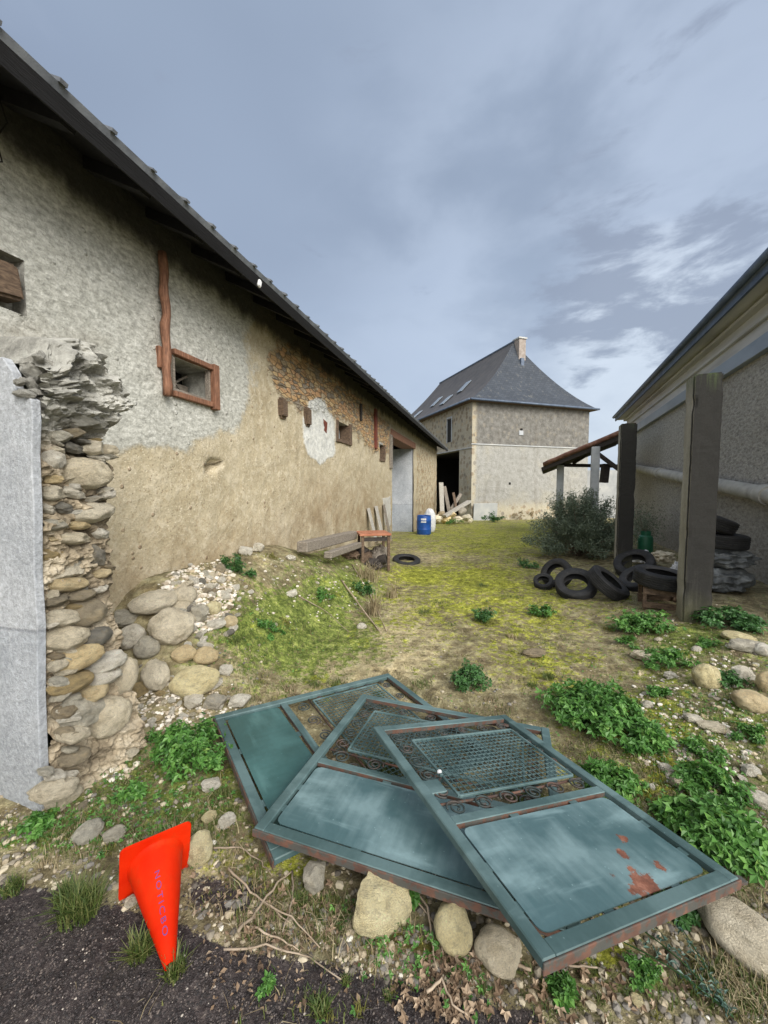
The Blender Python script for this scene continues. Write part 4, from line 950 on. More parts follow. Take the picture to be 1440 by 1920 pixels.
mb = MB(); mb.tube([(-e, -e-.08, ZE-.04), (W_+e, -e-.08, ZE-.04)], .07, 8); mb.tube([(-e-.08, -e, ZE-.04), (-e-.08, D_, ZE-.04)], .07, 8); mb.build('gutter', m_slateedge, hr, smooth='all')
mb = MB(); mb.tube([(4.73, 2.3, ZE+4.97), (4.73, D_-2.3, ZE+4.97)], .08, 8); mb.build('ridge_cap', m_slateedge, hr)
mb = MB(); mb.box(4.75, 5.32, 1.75, 2.4, ZE+2.6, ZE+5.0); ch = mb.build('chimney', m_brick, hr, bevel=.02)
mb = MB(); mb.box(4.69, 5.38, 1.69, 2.46, ZE+5.001, ZE+5.1); mb.build('chimney_cap', m_gardenwall, ch)
mb = MB(); mb.box(4.8, 5.05, 1.55, 1.74, ZE+2.7, ZE+3.6); mb.build('flue_flashing', m_slateedge, ch)
def roof_side(u_, yy):
    r0 = roof_ring(u_); return Vector((r0[0][0], yy, r0[0][2]))
for (u0, yy) in ((.46, 5.2), (.30, 6.6), (.40, 9.4), (.24, 11.8)):
    a = roof_side(u0, yy); b_ = roof_side(u0+.17, yy); mb = MB(); mb.bar(a+Vector((-.06, 0, .06)), b_+Vector((-.06, 0, .06)), .75, .06, (-.7, 0, .7)); mb.build('skylight', m_glass, hr)
# white slab leaning at the foot of the house corner
p = HC
sb = MB(); sb.box(0, 1.75, -.20, -.12, -.55, .62, Matrix.Rotation(R(3), 4, 'X'))
o = sb.build('white_slab', m_gardenwall, None, bevel=.01); o.location = HC+Vector((.06, -.04, 0)); o.rotation_euler = (0, 0, HA); tag(o, 'white square slab leaning against the foot of the far house wall', 'slab')
# dark fallen structure beside the house: masonry pile and planks
def pile_obj(name, pts, mats, label, cat): pass
for i, (px, py, w_, h_, c_) in enumerate([(818, 972, 22, 14, 'b'), (838, 975, 20, 14, 'o'), (856, 974, 20, 14, 'b'), (874, 970, 18, 16, 'g'), (828, 962, 16, 12, 'm'), (848, 964, 18, 12, 'o'), (866, 958, 18, 12, 'd'), (880, 975, 14, 10, 'b')]):
    p = at_y(px, py, 21.5); z = float(gh(p.x, p.y)); sz = w_/F*21.5/2
    o = bpy.data.objects.new('rubble_block', with_mat(random.choice(SM['angular']), m_st[c_])); o.location = (p.x, p.y, max(p.z, z+sz*.5)-.02); o.scale = (sz*1.2, sz, sz*.85)
    o.rotation_euler = (0, random.uniform(-.4, .4), random.random()*3); link(o); tag(o, 'tumbled stone block in the low pile between barn end and far house', 'stone', 'stone blocks piled at the barn end')
def plank(name, a, b_, w_, th_, mat, label, cat='plank', up=(0, 0, 1), group=None, bevel=.006):
    a = Vector(a); b_ = Vector(b_); mid = (a+b_)/2; mb = MB(); mb.bar(a-mid, b_-mid, w_, th_, up); o = mb.build(name, mat, None, bevel=bevel); o.location = mid; return tag(o, label, cat, group)
plank('plank', at_y(833, 968, 21.2), at_y(880, 940, 22.2), .30, .14, m_paleboard, 'long pale plank lying slanted on the stone pile beside the far house')
plank('plank', at_y(829, 962, 21.6), at_y(827, 905, 22.0), .24, .12, m_paleboard, 'pale plank standing upright against the far end of the barn', up=(0, 1, 0))
plank('plank', at_y(842, 958, 22.4), at_y(833, 912, 22.8), .2, .1, m_oldwood, 'grey plank leaning just behind the upright pale plank at the barn end', up=(0, 1, 0))
plank('plank', at_y(846, 955, 22.4), at_y(864, 926, 22.9), .18, .1, m_oldwood, 'short grey plank leaning right in the timber heap by the dark passage', up=(0, 1, 0))
plank('plank', at_y(856, 956, 22.2), at_y(850, 924, 22.8), .14, .09, m_brownwood, 'brown batten standing in the timber heap by the dark passage', up=(0, 1, 0))

# boundary wall behind the shed
gwl = MB(); a = Vector((13.9, 28.2, 0)); b_ = Vector((9.4, 24.0, 0)); gwl.bar(Vector((12.0, 29.6, .9)), Vector((22.0, 27.0, .9)), .25, 4.0); o = gwl.build('boundary_wall', m_gardenwall, None, bevel=.01); tag(o, 'pale block boundary wall seen behind the tiled lean-to', 'wall')

# ---------------------------------------------------------------- tiled lean-to shed
shd = empty('lean_to_shed', (0, 0, 0), 0, 'small open lean-to with red tiled roof on pale posts, beyond the second post', 'shed')
A = at_y(1020, 874, 14.5); B = at_y(1146, 822, 12.4); dvec = (B-A)
back = Vector((math.sin(TR), math.cos(TR), 0))*3.2
def rp(u_, v_, n_=0): return A+dvec*u_+back*v_+Vector((0, 0, n_))
mb = MB()
for (v0, v1) in ((0, 1),):
    q = [rp(0, 0), rp(1.25, 0), rp(1.25, 1), rp(0, 1)]; mb.add(q+[p+Vector((0, 0, .05)) for p in q], [(0, 1, 2, 3), (7, 6, 5, 4), (0, 4, 5, 1), (1, 5, 6, 2), (2, 6, 7, 3), (3, 7, 4, 0)])
rs_ = mb.build('roof', m_tile, shd)
for j in range(14):
    mb = MB(); v = j/13; mb.tube([rp(u_/12*1.25, v, .07+.02*random.random()) for u_ in range(13)], .075, 6); mb.build('tile_row', m_tile, rs_, smooth='all')
for j in range(6):
    mb = MB(); v = .03+j/5.3; mb.bar(rp(-.03, v, -.09), rp(1.25, v, -.09), .09, .14); mb.build('rafter', m_darkwood, shd)
def shed_post(px, ptop, Y_, name='post'):
    a = at_y(px, ptop, Y_); z = float(gh(a.x, a.y)); mb = MB(); mb.cbox((a.x, a.y, (a.z+z-.3)/2), .24, .24, a.z-z+.3, Matrix.Rotation(R(90)-TR, 4, 'Z')); return mb.build('post', m_postlight, shd, bevel=.01)
shed_post(1051, 872, 14.6); shed_post(1117, 838, 12.7)
mb = MB(); mb.bar(at_y(1046, 872, 14.6), at_y(1160, 874, 14.3), .12, .12); mb.bar(at_y(1075, 868, 14.5), at_y(1128, 835, 13.2), .1, .1); mb.bar(at_y(1120, 850, 12.8), at_y(1160, 880, 12.6), .12, .12); mb.bar(at_y(1132, 905, 13), at_y(1136, 870, 13), .2, .2); mb.build('brace', m_darkwood, shd)

# ---------------------------------------------------------------- gates
def rounded(x0, x1, y0, y1, r, n=5):
    pts = []
    for (cx, cy, a0) in ((x1-r, y1-r, 0), (x0+r, y1-r, 90), (x0+r, y0+r, 180), (x1-r, y0+r, 270)):
        for i in range(n+1):
            a = R(a0+90*i/n); pts.append((cx+r*math.cos(a), cy+r*math.sin(a)))
    return pts
def gate(key, yc, mesh_rect, label, plate_mat, rusts, hasmesh=True, plate_x=(.075, .07), plate_y=(.055, .045)):
    o, r_, l, n, W, L = gate_frame(key)
    M = Matrix((( *r_, 0), (*l, 0), (*n, 0), (0, 0, 0, 1))).transposed()
    root = empty('metal_gate', o, 0, label, 'gate', None, rot=M.to_euler()); 
    T = .030; sw_ = .050; FR = [m_frame, m_rust]
    # side order in box: bottom, top, -y, +x, +y, -x
    for x0 in (0, W-sw_):
        mb = MB(); mb.box(x0, x0+sw_, 0, L, -T, 0, mi=[1, 0, 1, 0, 0, 0]); mb.build('stile', FR, root, bevel=.004)
    for (y0, y1, z0) in ((0, .05, -.0015), (L-.05, L, -.0015), (yc, yc+.045, -.004)):
        mb = MB(); mb.box(sw_, W-sw_, y0, y1, -T, z0, mi=[1, 0, 1, 0, 1, 0]); mb.build('rail', FR, root, bevel=.003)
    # folded outer skirt on the bottom edge, rusted
    mb = MB(); mb.box(-.003, W+.003, -.008, -.001, -.036, -.003, mi=0); mb.build('rusty_edge', m_rust, root, bevel=.002)
    # plate with rounded corners, dished a little, rust attribute per vertex
    px0, px1, py0, py1 = sw_+.014, W-sw_-.026, .064, yc-.020
    nx2, ny2 = 46, 30; xs2 = np.linspace(px0, px1, nx2); ys2 = np.linspace(py0, py1, ny2); PX, PY = np.meshgrid(xs2, ys2)
    # pull the corners in
    rc = .035
    for (cx, cy, sx, sy) in ((px0+rc, py0+rc, -1, -1), (px1-rc, py0+rc, 1, -1), (px0+rc, py1-rc, -1, 1), (px1-rc, py1-rc, 1, 1)):
        dx = (PX-cx)*sx; dy = (PY-cy)*sy; q = (dx > 0) & (dy > 0); dd = np.hypot(dx, dy)+1e-9; mx = np.maximum(dx, dy)/dd
        PX = np.where(q, cx+(PX-cx)*mx, PX); PY = np.where(q, cy+(PY-cy)*mx, PY)
    PZ = -.010+.006*(fbm(PX*3+ord(key), PY*3, 2)-.5)
    ru = np.full(PX.shape, -.05)
    for (u0, v0, rr, am) in rusts:
        ru = np.maximum(ru, -.05+am*np.exp(-((PX-u0)**2+(PY-v0)**2)/rr**2))
    edge_ = np.minimum(np.minimum(PX-px0, px1-PX), np.minimum(PY-py0, py1-PY)); ru = np.maximum(ru, -.05+.30*np.exp(-(edge_/.012)**2)*(fbm(PX*7+ord(key), PY*7, 2)))
    P3 = np.stack([PX, PY, PZ], -1); idn = np.arange(PX.size).reshape(PX.shape); f_ = np.stack([idn[:-1, :-1], idn[:-1, 1:], idn[1:, 1:], idn[1:, :-1]], -1).reshape(-1, 4)
    Vt = np.concatenate([P3.reshape(-1, 3), P3.reshape(-1, 3)-[0, 0, .004]]); f2 = f_[:, ::-1]+PX.size
    ring = list(idn[0, :])+list(idn[1:, -1])+list(idn[-1, ::-1][1:])+list(idn[::-1, 0][1:-1]); sidef = [[ring[i], ring[i-1], ring[i-1]+PX.size, ring[i]+PX.size] for i in range(len(ring))]
    np_obj('plate', Vt, np.concatenate([f_, f2, np.array(sidef)]), plate_mat, root, smooth=False, attrs={'rust': ('POINT', np.concatenate([ru.ravel(), ru.ravel()]))})
    # tabs that hold the plate
    def tab(*bx): mb = MB(); mb.box(*bx); mb.build('tab', m_frame, root)
    for q_ in (.22, .58): y_ = py0+(py1-py0)*q_; tab(sw_-.004, px0+.012, y_-.018, y_+.018, -.016, -.0125); tab(px1-.012, W-sw_+.004, y_-.018, y_+.018, -.016, -.0125)
    for q_ in (.34, .76): x_ = px0+(px1-px0)*q_; tab(x_-.022, x_+.022, .046, py0+.012, -.016, -.0125); tab(x_-.022, x_+.022, py1-.012, yc+.004, -.016, -.0125)
    # mesh panel
    mx0, mx1, my0, my1 = mesh_rect
    if hasmesh:
        mb = MB()
        for (a, b2) in (((mx0, my0), (mx1, my0)), ((mx1, my0), (mx1, my1)), ((mx1, my1), (mx0, my1)), ((mx0, my1), (mx0, my0))):
            mb.bar((a[0], a[1], -.012), (b2[0], b2[1], -.012), .012, .012)
        mp = mb.build('mesh_frame', m_frame, root, bevel=.002)
        mb = MB(); st_ = .030; k = 1
        while mx0+k*st_ < mx1: x_ = mx0+k*st_; mb.bar((x_, my0, -.0125), (x_, my1, -.0125), .0042, .003); k += 1
        k = 1
        while my0+k*st_ < my1: y_ = my0+k*st_; mb.bar((mx0, y_, -.0153), (mx1, y_, -.0155), .0042, .003); k += 1
        mb.build('wire_mesh', m_frame, mp)
    # scrollwork between mesh frame and outer frame
    def scroll(cx, cy, size, rot, flip=1):
        pts = []
        for i in range(40):
            a = i/39*math.pi*3.6; r0 = size*(1-.80*i/39)
            pts.append((cx+r0*math.cos(a*flip+rot), cy+r0*math.sin(a*flip+rot), -.018))
        mb = MB(); mb.tube(pts, .0045, 5); mb.build('scroll', m_scroll, root, smooth='all')
    bx0, bx1, by0, by1 = sw_, W-sw_, yc+.045, L-.05
    gl, gr_, gb, gt = (mx0-bx0)/2, (bx1-mx1)/2, (my0-by0)/2, (by1-my1)/2
    def row(x0, y0, x1, y1, k, size):
        for i in range(k):
            u_ = (i+.5)/k; scroll(x0+(x1-x0)*u_, y0+(y1-y0)*u_, size, math.atan2(y1-y0, x1-x0)+(0 if i % 2 else math.pi), 1 if i % 2 else -1)
    row(bx0, by0+gb, bx1, by0+gb, 6, min(.05, gb*.85)); row(bx0+gl, by0+2*gb, bx0+gl, by1, 5, min(.045, gl*.8))
    row(bx1-gr_, by0+2*gb, bx1-gr_, by1, 6, max(.018, min(.04, gr_*.8))); row(bx0, by1-gt, bx1, by1-gt, 6, max(.015, min(.035, gt*.8)))
    mb = MB(); mb.tube([(bx0, my0-.012, -.025), ((bx0+bx1)/2, my0-.02, -.028), (bx1, my0-.012, -.025)], .006, 6); mb.build('lower_bar', m_rust, root, smooth='all')
    return root
gA = gate('A', .43, (.10, 1.03, .66, 1.23), 'rearmost green metal gate, lowest of the three, plate at its left end', m_plateA, [(.05, .1, .05, .2)])
gB = gate('B', .485, (.165, 1.13, .65, 1.105), 'middle green metal gate of the stack, partly covered by the front gate', m_plate, [(.9, .02, .08, .15)])
gC = gate('C', .505, (.172, .87, .655, 1.118), 'front green metal gate lying on top, with rust blotches on its plate', m_plate, [(.58, .10, .085, .50), (.72, .13, .045, .46), (.70, .27, .045, .45), (.63, .21, .04, .44), (.49, .15, .04, .40), (.52, .09, .06, .44)])
mb = MB(); mb.box(.052, .14, .70, .79, -.03, -.012); mb.cbox((.165, .80, -.006), .02, .014, .014); mb.build('lock_plate', m_frame, gC, bevel=.003)
mb = MB(); mb.cbox((.166, .82, -.002), .022, .016, .016); mb.build('white_knob', m_white, gC, bevel=.004, seg=2)
mb = MB(); mb.bar((.965, .02, -.03), (1.03, .015, -.035), .03, .012); mb.build('hinge_stub', m_rust, gC)

# ---------------------------------------------------------------- cone
cz = Vector((-0.931, 1.4995, 0.1077)); yaw, pit, hb, Hc, roll = 2.5112, -.1856, .1254, .3779, .0429
ax = Vector((math.sin(yaw)*math.cos(pit), math.cos(yaw)*math.cos(pit), math.sin(pit)))
rv = ax.cross(Vector((0, 0, 1))).normalized(); uv_ = rv.cross(ax)
r2 = rv*math.cos(roll)+uv_*math.sin(roll); u2 = -rv*math.sin(roll)+uv_*math.cos(roll)
Mc = Matrix((( *r2, 0), (*u2, 0), (*(-(r2.cross(u2)) if r2.cross(u2).dot(ax) < 0 else ax), 0), (0, 0, 0, 1))).transposed()
# r2 x u2 points against the axis: swap so the frame is right handed
Mc = Matrix(((*u2, 0), (*r2, 0), (*ax, 0), (0, 0, 0, 1))).transposed() if r2.cross(u2).dot(ax) < 0 else Mc
gz = float(gh(cz.x, cz.y)); cone = empty('traffic_cone', cz+Vector((0, 0, gz+.0)), 0, 'bright orange plastic cone lying on its side with tip towards the camera', 'cone', rot=Mc.to_euler())
bs = MB(); bs.prism(rounded(-hb, hb, -hb, hb, .022, 6), -.006, .006); bs.build('base', m_orange, cone, bevel=.0025, seg=2)
prof = [(.100, .006), (.098, .012), (.0945, .018), (.0925, .03)]+[(.0925+(.018-.0925)*i/12, .03+(Hc-.035)*i/12) for i in range(1, 13)]+[(.017, Hc), (.013, Hc), (.012, Hc-.01), (.085, .03)]
bs = MB(); bs.lathe(prof, 48); bs.build('cone_body', m_orange, cone, smooth=True)
# lettering along the cone
fc = bpy.data.curves.new('lettering', 'FONT'); fc.body = 'NOTICBO'; fc.size = 1; fc.space_character = 1.35
fo = bpy.data.objects.new('lettering', fc); sc.collection.objects.link(fo); bpy.context.view_layer.update()
tm = bpy.data.meshes.new_from_object(fo); bpy.data.objects.remove(fo)
bmt = bmesh.new(); bmt.from_mesh(tm); bmesh.ops.subdivide_edges(bmt, edges=[e_ for e_ in bmt.edges if e_.calc_length() > .15], cuts=2)
xsv = [v.co.x for v in bmt.verts]; ysv = [v.co.y for v in bmt.verts]; x0_, x1_ = min(xsv), max(xsv); y0_, y1_ = min(ysv), max(ysv)
camloc = Mc.inverted()@(Vector((0, 0, EYE))-cz); phi0 = math.atan2(camloc.y, camloc.x)+.02
side_dir = 1 if (Mc@Vector((-math.sin(phi0), math.cos(phi0), 0))).x > 0 else -1
for v in bmt.verts:
    ax_t = .105+(v.co.x-x0_)/(x1_-x0_)*.20; hh = (v.co.y-(y0_+y1_)/2)/(y1_-y0_)*.0165
    rr = .0925+(.018-.0925)*(ax_t-.03)/(Hc-.035)+.0009; ph = phi0+side_dir*(hh)/rr
    v.co = (rr*math.cos(ph), rr*math.sin(ph), ax_t)
bmt.to_mesh(tm); bmt.free(); tm.materials.clear(); tm.materials.append(m_purple); link(bpy.data.objects.new('lettering', tm), cone)

# ---------------------------------------------------------------- tyres and junk
def tyre_parts(root, Ro=.31, Wd=.19, rim=False):
    mb = MB(); Ri = Ro*.57; h = Wd/2
    prof = [(Ri, -h*.72), (Ri+.012, -h*.86), (Ri+.05, -h), (Ro-.045, -h*.98), (Ro-.012, -h*.86), (Ro, -h*.66)]
    for k in range(5):
        z = -h*.6+k*h*.3; prof += [(Ro, z-.008), (Ro-.007, z-.004), (Ro-.007, z+.004), (Ro, z+.008)]
    prof += [(Ro, h*.66), (Ro-.012, h*.86), (Ro-.045, h*.98), (Ri+.05, h), (Ri+.012, h*.86), (Ri, h*.72), (Ri+.02, h*.6), (Ro-.03, h*.6), (Ro-.03, -h*.6), (Ri+.02, -h*.6)]
    mb.lathe(prof, 44, closed=True)
    return mb.build('tyre_rubber', m_rubber, root, smooth=True)
def tyre(loc, n, label, Ro=.31, Wd=.19, group=None):
    q = Vector(n).normalized().to_track_quat('Z', 'Y'); root = empty('tyre', loc, 0, label, 'tyre', group, rot=q.to_euler()); tyre_parts(root, Ro, Wd); return root
def on(px, py): return gpt(px, py)
TG = 'discarded black tyres on the right of the yard'
p = on(1046, 1100); tyre(p+Vector((.03, .12, .19)), (-.70, -.45, .55), 'tyre second from left in the row, leaning steeply', .25, .17, TG)
p = on(1082, 1118); tyre(p+Vector((0, .05, .16)), (-.30, -.50, .80), 'tyre in the middle of the row, leaning back with its open side showing', .28, .16, TG)
p = on(1140, 1122); tyre(p+Vector((.02, .05, .20)), (.48, -.40, .78), 'rightmost tyre of the row in front of the second post, leaning right', .29, .18, TG)
p = on(1021, 1104); tyre(p+Vector((0, .05, .10)), (-.3, -.5, .8), 'small dusty tyre at the left end of the row', .15, .12, TG)
p = on(1205, 1085); tyre(p+Vector((.05, .3, .18)), (-.5, -.35, .8), 'tyre lying tilted between the two concrete posts, behind the others', .31, .18, TG)
p = on(1212, 1108); tyre(p+Vector((.0, .15, .14)), (-.55, -.1, .8), 'low tyre leaning beside the wooden crate', .27, .16, TG)
cr = on(1250, 1140)
tyre(cr+Vector((.0, .12, .345)), (.05, -.1, 1), 'tyre lying flat on the wooden crate beside the nearest post', .30, .19, TG)
m_crate = m_brownwood
ct = empty('wooden_crate', cr+Vector((0, .12, 0)), R(-25), 'small slatted wooden crate under a flat tyre beside the nearest post', 'crate')
for sx in (-1, 1):
    for sy in (-1, 1):
        mb = MB(); mb.box(sx*.19-.02, sx*.19+.02, sy*.17-.02, sy*.17+.02, -.02, .245); mb.build('leg', m_brownwood, ct)
for z in (.04, .205):
    mb = MB(); mb.box(-.212, .212, -.205, -.191, z-.035, z+.035); mb.box(-.212, .212, .191, .205, z-.035, z+.035); mb.box(.211, .225, -.19, .19, z-.035, z+.035); mb.build('slat', m_brownwood, ct)
mb = MB(); mb.box(-.2, .2, -.185, .185, .245, .251); mb.build('crate_top', m_brownwood, ct)
# stack behind the nearest post
base = on(1360, 1106)+Vector((-.04, .10, 0)); base.z = float(gh(base.x, base.y))
SG = 'tyres stacked behind the nearest post'
def lump(name, loc, sx, sy, sz, mat, label, cat, seed, amp=.35, freq=2.2, group=None):
    bm = bmesh.new(); bmesh.ops.create_icosphere(bm, subdivisions=5, radius=1); off = Vector((seed*3.1, seed*1.7, seed))
    for v in bm.verts:
        p_ = v.co.copy(); k = 1+amp*mnoise.noise(p_*freq+off)+amp*.45*abs(mnoise.noise(p_*freq*2.6+off))*1.2+amp*.2*mnoise.noise(p_*freq*6+off)
        q_ = p_*k; v.co = (q_.x*sx, q_.y*sy, max(q_.z, -.75)*sz)
    me = bpy.data.meshes.new(name); bm.to_mesh(me); bm.free(); me.materials.append(mat)
    for p_ in me.polygons: p_.use_smooth = True
    o = link(bpy.data.objects.new(name, me)); o.location = loc; return tag(o, label, cat, group)
lump('plastic_bag', base+Vector((0, 0, .16)), .36, .34, .2, m_film, 'lowest crumpled grey plastic sack under the stacked tyres', 'sack', 3, .3, 3)
lump('plastic_bag', base+Vector((.02, 0, .45)), .36, .34, .14, m_film, 'upper crumpled grey plastic sack beneath the two stacked tyres', 'sack', 5, .3, 3.2)
tyre(base+Vector((0, 0, .70)), (.05, -.05, 1), 'lower tyre of the pair stacked on grey sacks behind the nearest post', .33, .2, SG)
tyre(base+Vector((-.14, .02, .98)), (.30, -.22, .9), 'top tyre tilted on the stack behind the nearest post', .33, .19, SG)
# gas cylinder
g0 = on(1206, 1046)+Vector((.1, .1, 0)); gc = empty('gas_cylinder', g0, 0, 'green metal gas cylinder standing against the wall between the posts', 'gas cylinder')
mb = MB(); mb.lathe([(.0, .02), (.12, .02), (.15, .06), (.155, .1), (.155, .42), (.14, .48), (.08, .53), (.03, .545), (0, .545)], 28); mb.build('cylinder_body', m_green_metal, gc, smooth=True)
mb = MB(); mb.lathe([(.10, .50), (.105, .5), (.105, .60), (.10, .60)], 20, closed=True); mb.build('collar', m_green_metal, gc, smooth=True)
mb = MB(); mb.lathe([(.12, -.01), (.125, -.01), (.125, .05), (.12, .05)], 20, closed=True); mb.build('foot_ring', m_green_metal, gc); mb = MB(); mb.tube([(0, 0, .54), (0, 0, .6)], .02, 8); mb.build('valve', m_rust, gc)
# pale rags and scraps
lump('rag', on(1215, 1062)+Vector((0, .1, .16)), .22, .15, .12, m_white, 'crumpled white rag heap between the posts', 'rag', 8, .5, 3)
lump('folded_cloth', on(1245, 1070)+Vector((.02, .1, .24)), .20, .14, .11, m_cream, 'folded cream cloth lying on the tyres between the posts', 'cloth', 9, .4, 3)
lump('rag', on(1268, 1092)+Vector((-.02, -.02, .18)), .08, .05, .12, m_white, 'torn white rag hanging against the edge of the nearest post', 'rag', 12, .5, 3)

# blue barrel
b0 = on(796, 1003)+Vector((0, .25, 0)); br_ = empty('plastic_barrel', b0, 0, 'blue plastic barrel with a white label standing beyond the barn door', 'barrel')
mb = MB(); Rb = .27; Hb = .70
mb.lathe([(0, 0), (Rb*.93, 0), (Rb, .04), (Rb, .16), (Rb*1.03, .18), (Rb*1.03, .20), (Rb, .22), (Rb*1.01, .35), (Rb, .50), (Rb*1.03, .52), (Rb*1.03, .54), (Rb, .56), (Rb, .66), (Rb*.94, Hb), (Rb*.9, Hb), (Rb*.88, Hb-.03), (0, Hb-.03)], 36); mb.build('barrel_body', m_blue, br_, smooth=True)
mb = MB(); mb.lathe([(Rb*.90, Hb-.02), (Rb*.97, Hb-.01), (Rb*.97, Hb+.02), (Rb*.9, Hb+.02)], 30, closed=True); mb.build('barrel_rim', m_blue, br_, smooth=True)
mb = MB()
for k in range(6):
    a0 = R(-120+k*7); a1 = R(-120+(k+1)*7); r0 = Rb*1.015
    mb.add([(r0*math.cos(a0), r0*math.sin(a0), .46), (r0*math.cos(a1), r0*math.sin(a1), .46), (r0*math.cos(a1), r0*math.sin(a1), .62), (r0*math.cos(a0), r0*math.sin(a0), .62)], [(0, 1, 2, 3)])
mb.build('barrel_label', m_white, br_)
b2 = b0+Vector((.28, .55, 0)); o = lump('white_container', b2+Vector((0, 0, .42)), .24, .2, .52, m_white, 'pale plastic container half hidden behind the blue barrel', 'container', 21, .12, 1.2)
# half sunken tyre by the table
p = on(763, 1057); tyre(p+Vector((0, .2, -.01)), (.05, -.22, 1), 'worn tyre lying half sunk in the moss near the sawhorse table', .30, .2)
# sawhorse table
tp = on(700, 1060); tb = empty('work_table', (tp.x, tp.y+.15, float(gh(tp.x, tp.y+.15))), R(12), 'rough outdoor table with faded orange top standing against the barn', 'table')
H_ = EYE-(1000-915)/F*(tp.y+.15)-float(gh(tp.x, tp.y+.15))
mb = MB(); mb.box(-.30, .28, -.28, .30, H_-.02, H_+.02); mb.build('tabletop', m_orangeboard, tb, bevel=.006)
for (x_, y_) in ((-.24, -.22), (.24, -.22), (-.24, .24), (.24, .24)):
    mb = MB(); mb.box(x_-.025, x_+.025, y_-.025, y_+.025, -.1, H_-.021); mb.build('leg', m_brownwood, tb)
mb = MB(); mb.box(-.21, .21, -.235, -.21, H_-.12, H_-.05); mb.build('stretcher', m_darkwood, tb); mb = MB(); mb.box(-.21, .21, .228, .25, .15, .22); mb.build('stretcher', m_oldwood, tb)
for i, (dx, dy, w_, l_, c_, lb) in enumerate([(-.12, -.05, .12, .16, m_brownwood, 'brown log'), (.05, .0, .1, .13, m_oldwood, 'grey log'), (.14, -.12, .09, .12, m_darkwood, 'dark log')]):
    q = Vector((tb.location.x+dx, tb.location.y+dy, tb.location.z+w_*.8)); mb = MB(); mb.tube([(-l_, 0, 0), (-l_*.3, .02, .01), (l_, 0, .02)], [w_, w_*1.05, w_*.92], 12); o = mb.build('log', c_, None, smooth=True); o.location = q; o.rotation_euler = (0, .2*i, R(90+30*i)); tag(o, lb+' stored on the ground under the orange table', 'log')
for (dx, dy, sx, sz, mt_, lb, sd_) in ((-.30, -.02, .16, .16, m_darkwood, 'dark rotten stump left of the orange table legs', 31), (.0, -.30, .14, .10, m_darkwood, 'dark heap of rotten wood in front of the orange table', 33), (.12, .10, .16, .22, m_oldwood, 'grey stump standing under the orange table', 35), (-.42, -.22, .14, .10, m_brownwood, 'brown rotten lump on the mound left of the orange table', 37)):
    lx, ly = tb.location.x+dx, tb.location.y+dy; lump('stump', Vector((lx, ly, float(gh(lx, ly))+sz*.6)), sx, sx*.8, sz, mt_, lb, 'stump', sd_, .5, 2.6)
# boards leaning on the barn behind the table
for (px, py0, py1, w_, lb, mt) in ((695, 1000, 952, .12, 'leftmost pale board leaning on barn wall behind the orange table', m_paleboard), (709, 1000, 948, .14, 'middle pale board with dark marks leaning on barn wall behind the orange table', m_paleboard), (723, 998, 945, .12, 'rightmost board leaning on barn wall just left of the door opening', m_oldwood)):
    s0, z0, t_ = (lambda r: r)(on_end(px, py0, 2.9)); a = Vector(barn_xy(s0, 2.75)+(z0-.2,)); s1, z1, _ = on_end(px, py1, 2.98); b_ = Vector(barn_xy(s0, 2.96)+(z1,))
    plank('board', a, b_, w_*1.6, .03, mt, lb, 'board', up=(math.cos(TB), -math.sin(TB), .3))
# dark squared beams along the wall
s0, z0, _ = on_end(566, 1026, 2.45); s1, z1, _ = on_end(662, 1003, 2.45)
a = Vector(barn_xy(s0, 2.45)+(z0,)); b_ = Vector(barn_xy(s1, 2.45)+(z1,)); plank('squared_beam', a, b_, .16, .15, m_oldwood, 'upper old squared beam lying on the mound along the barn wall', 'beam', bevel=.012)
a2 = Vector(barn_xy(s0+.4, 2.25)+(z0-.17,)); b2 = Vector(barn_xy(s1-.2, 2.27)+(z1-.15,)); plank('squared_beam', a2, b2, .12, .10, m_oldwood, 'lower old beam lying in front of and below the upper beam', 'beam', bevel=.012)
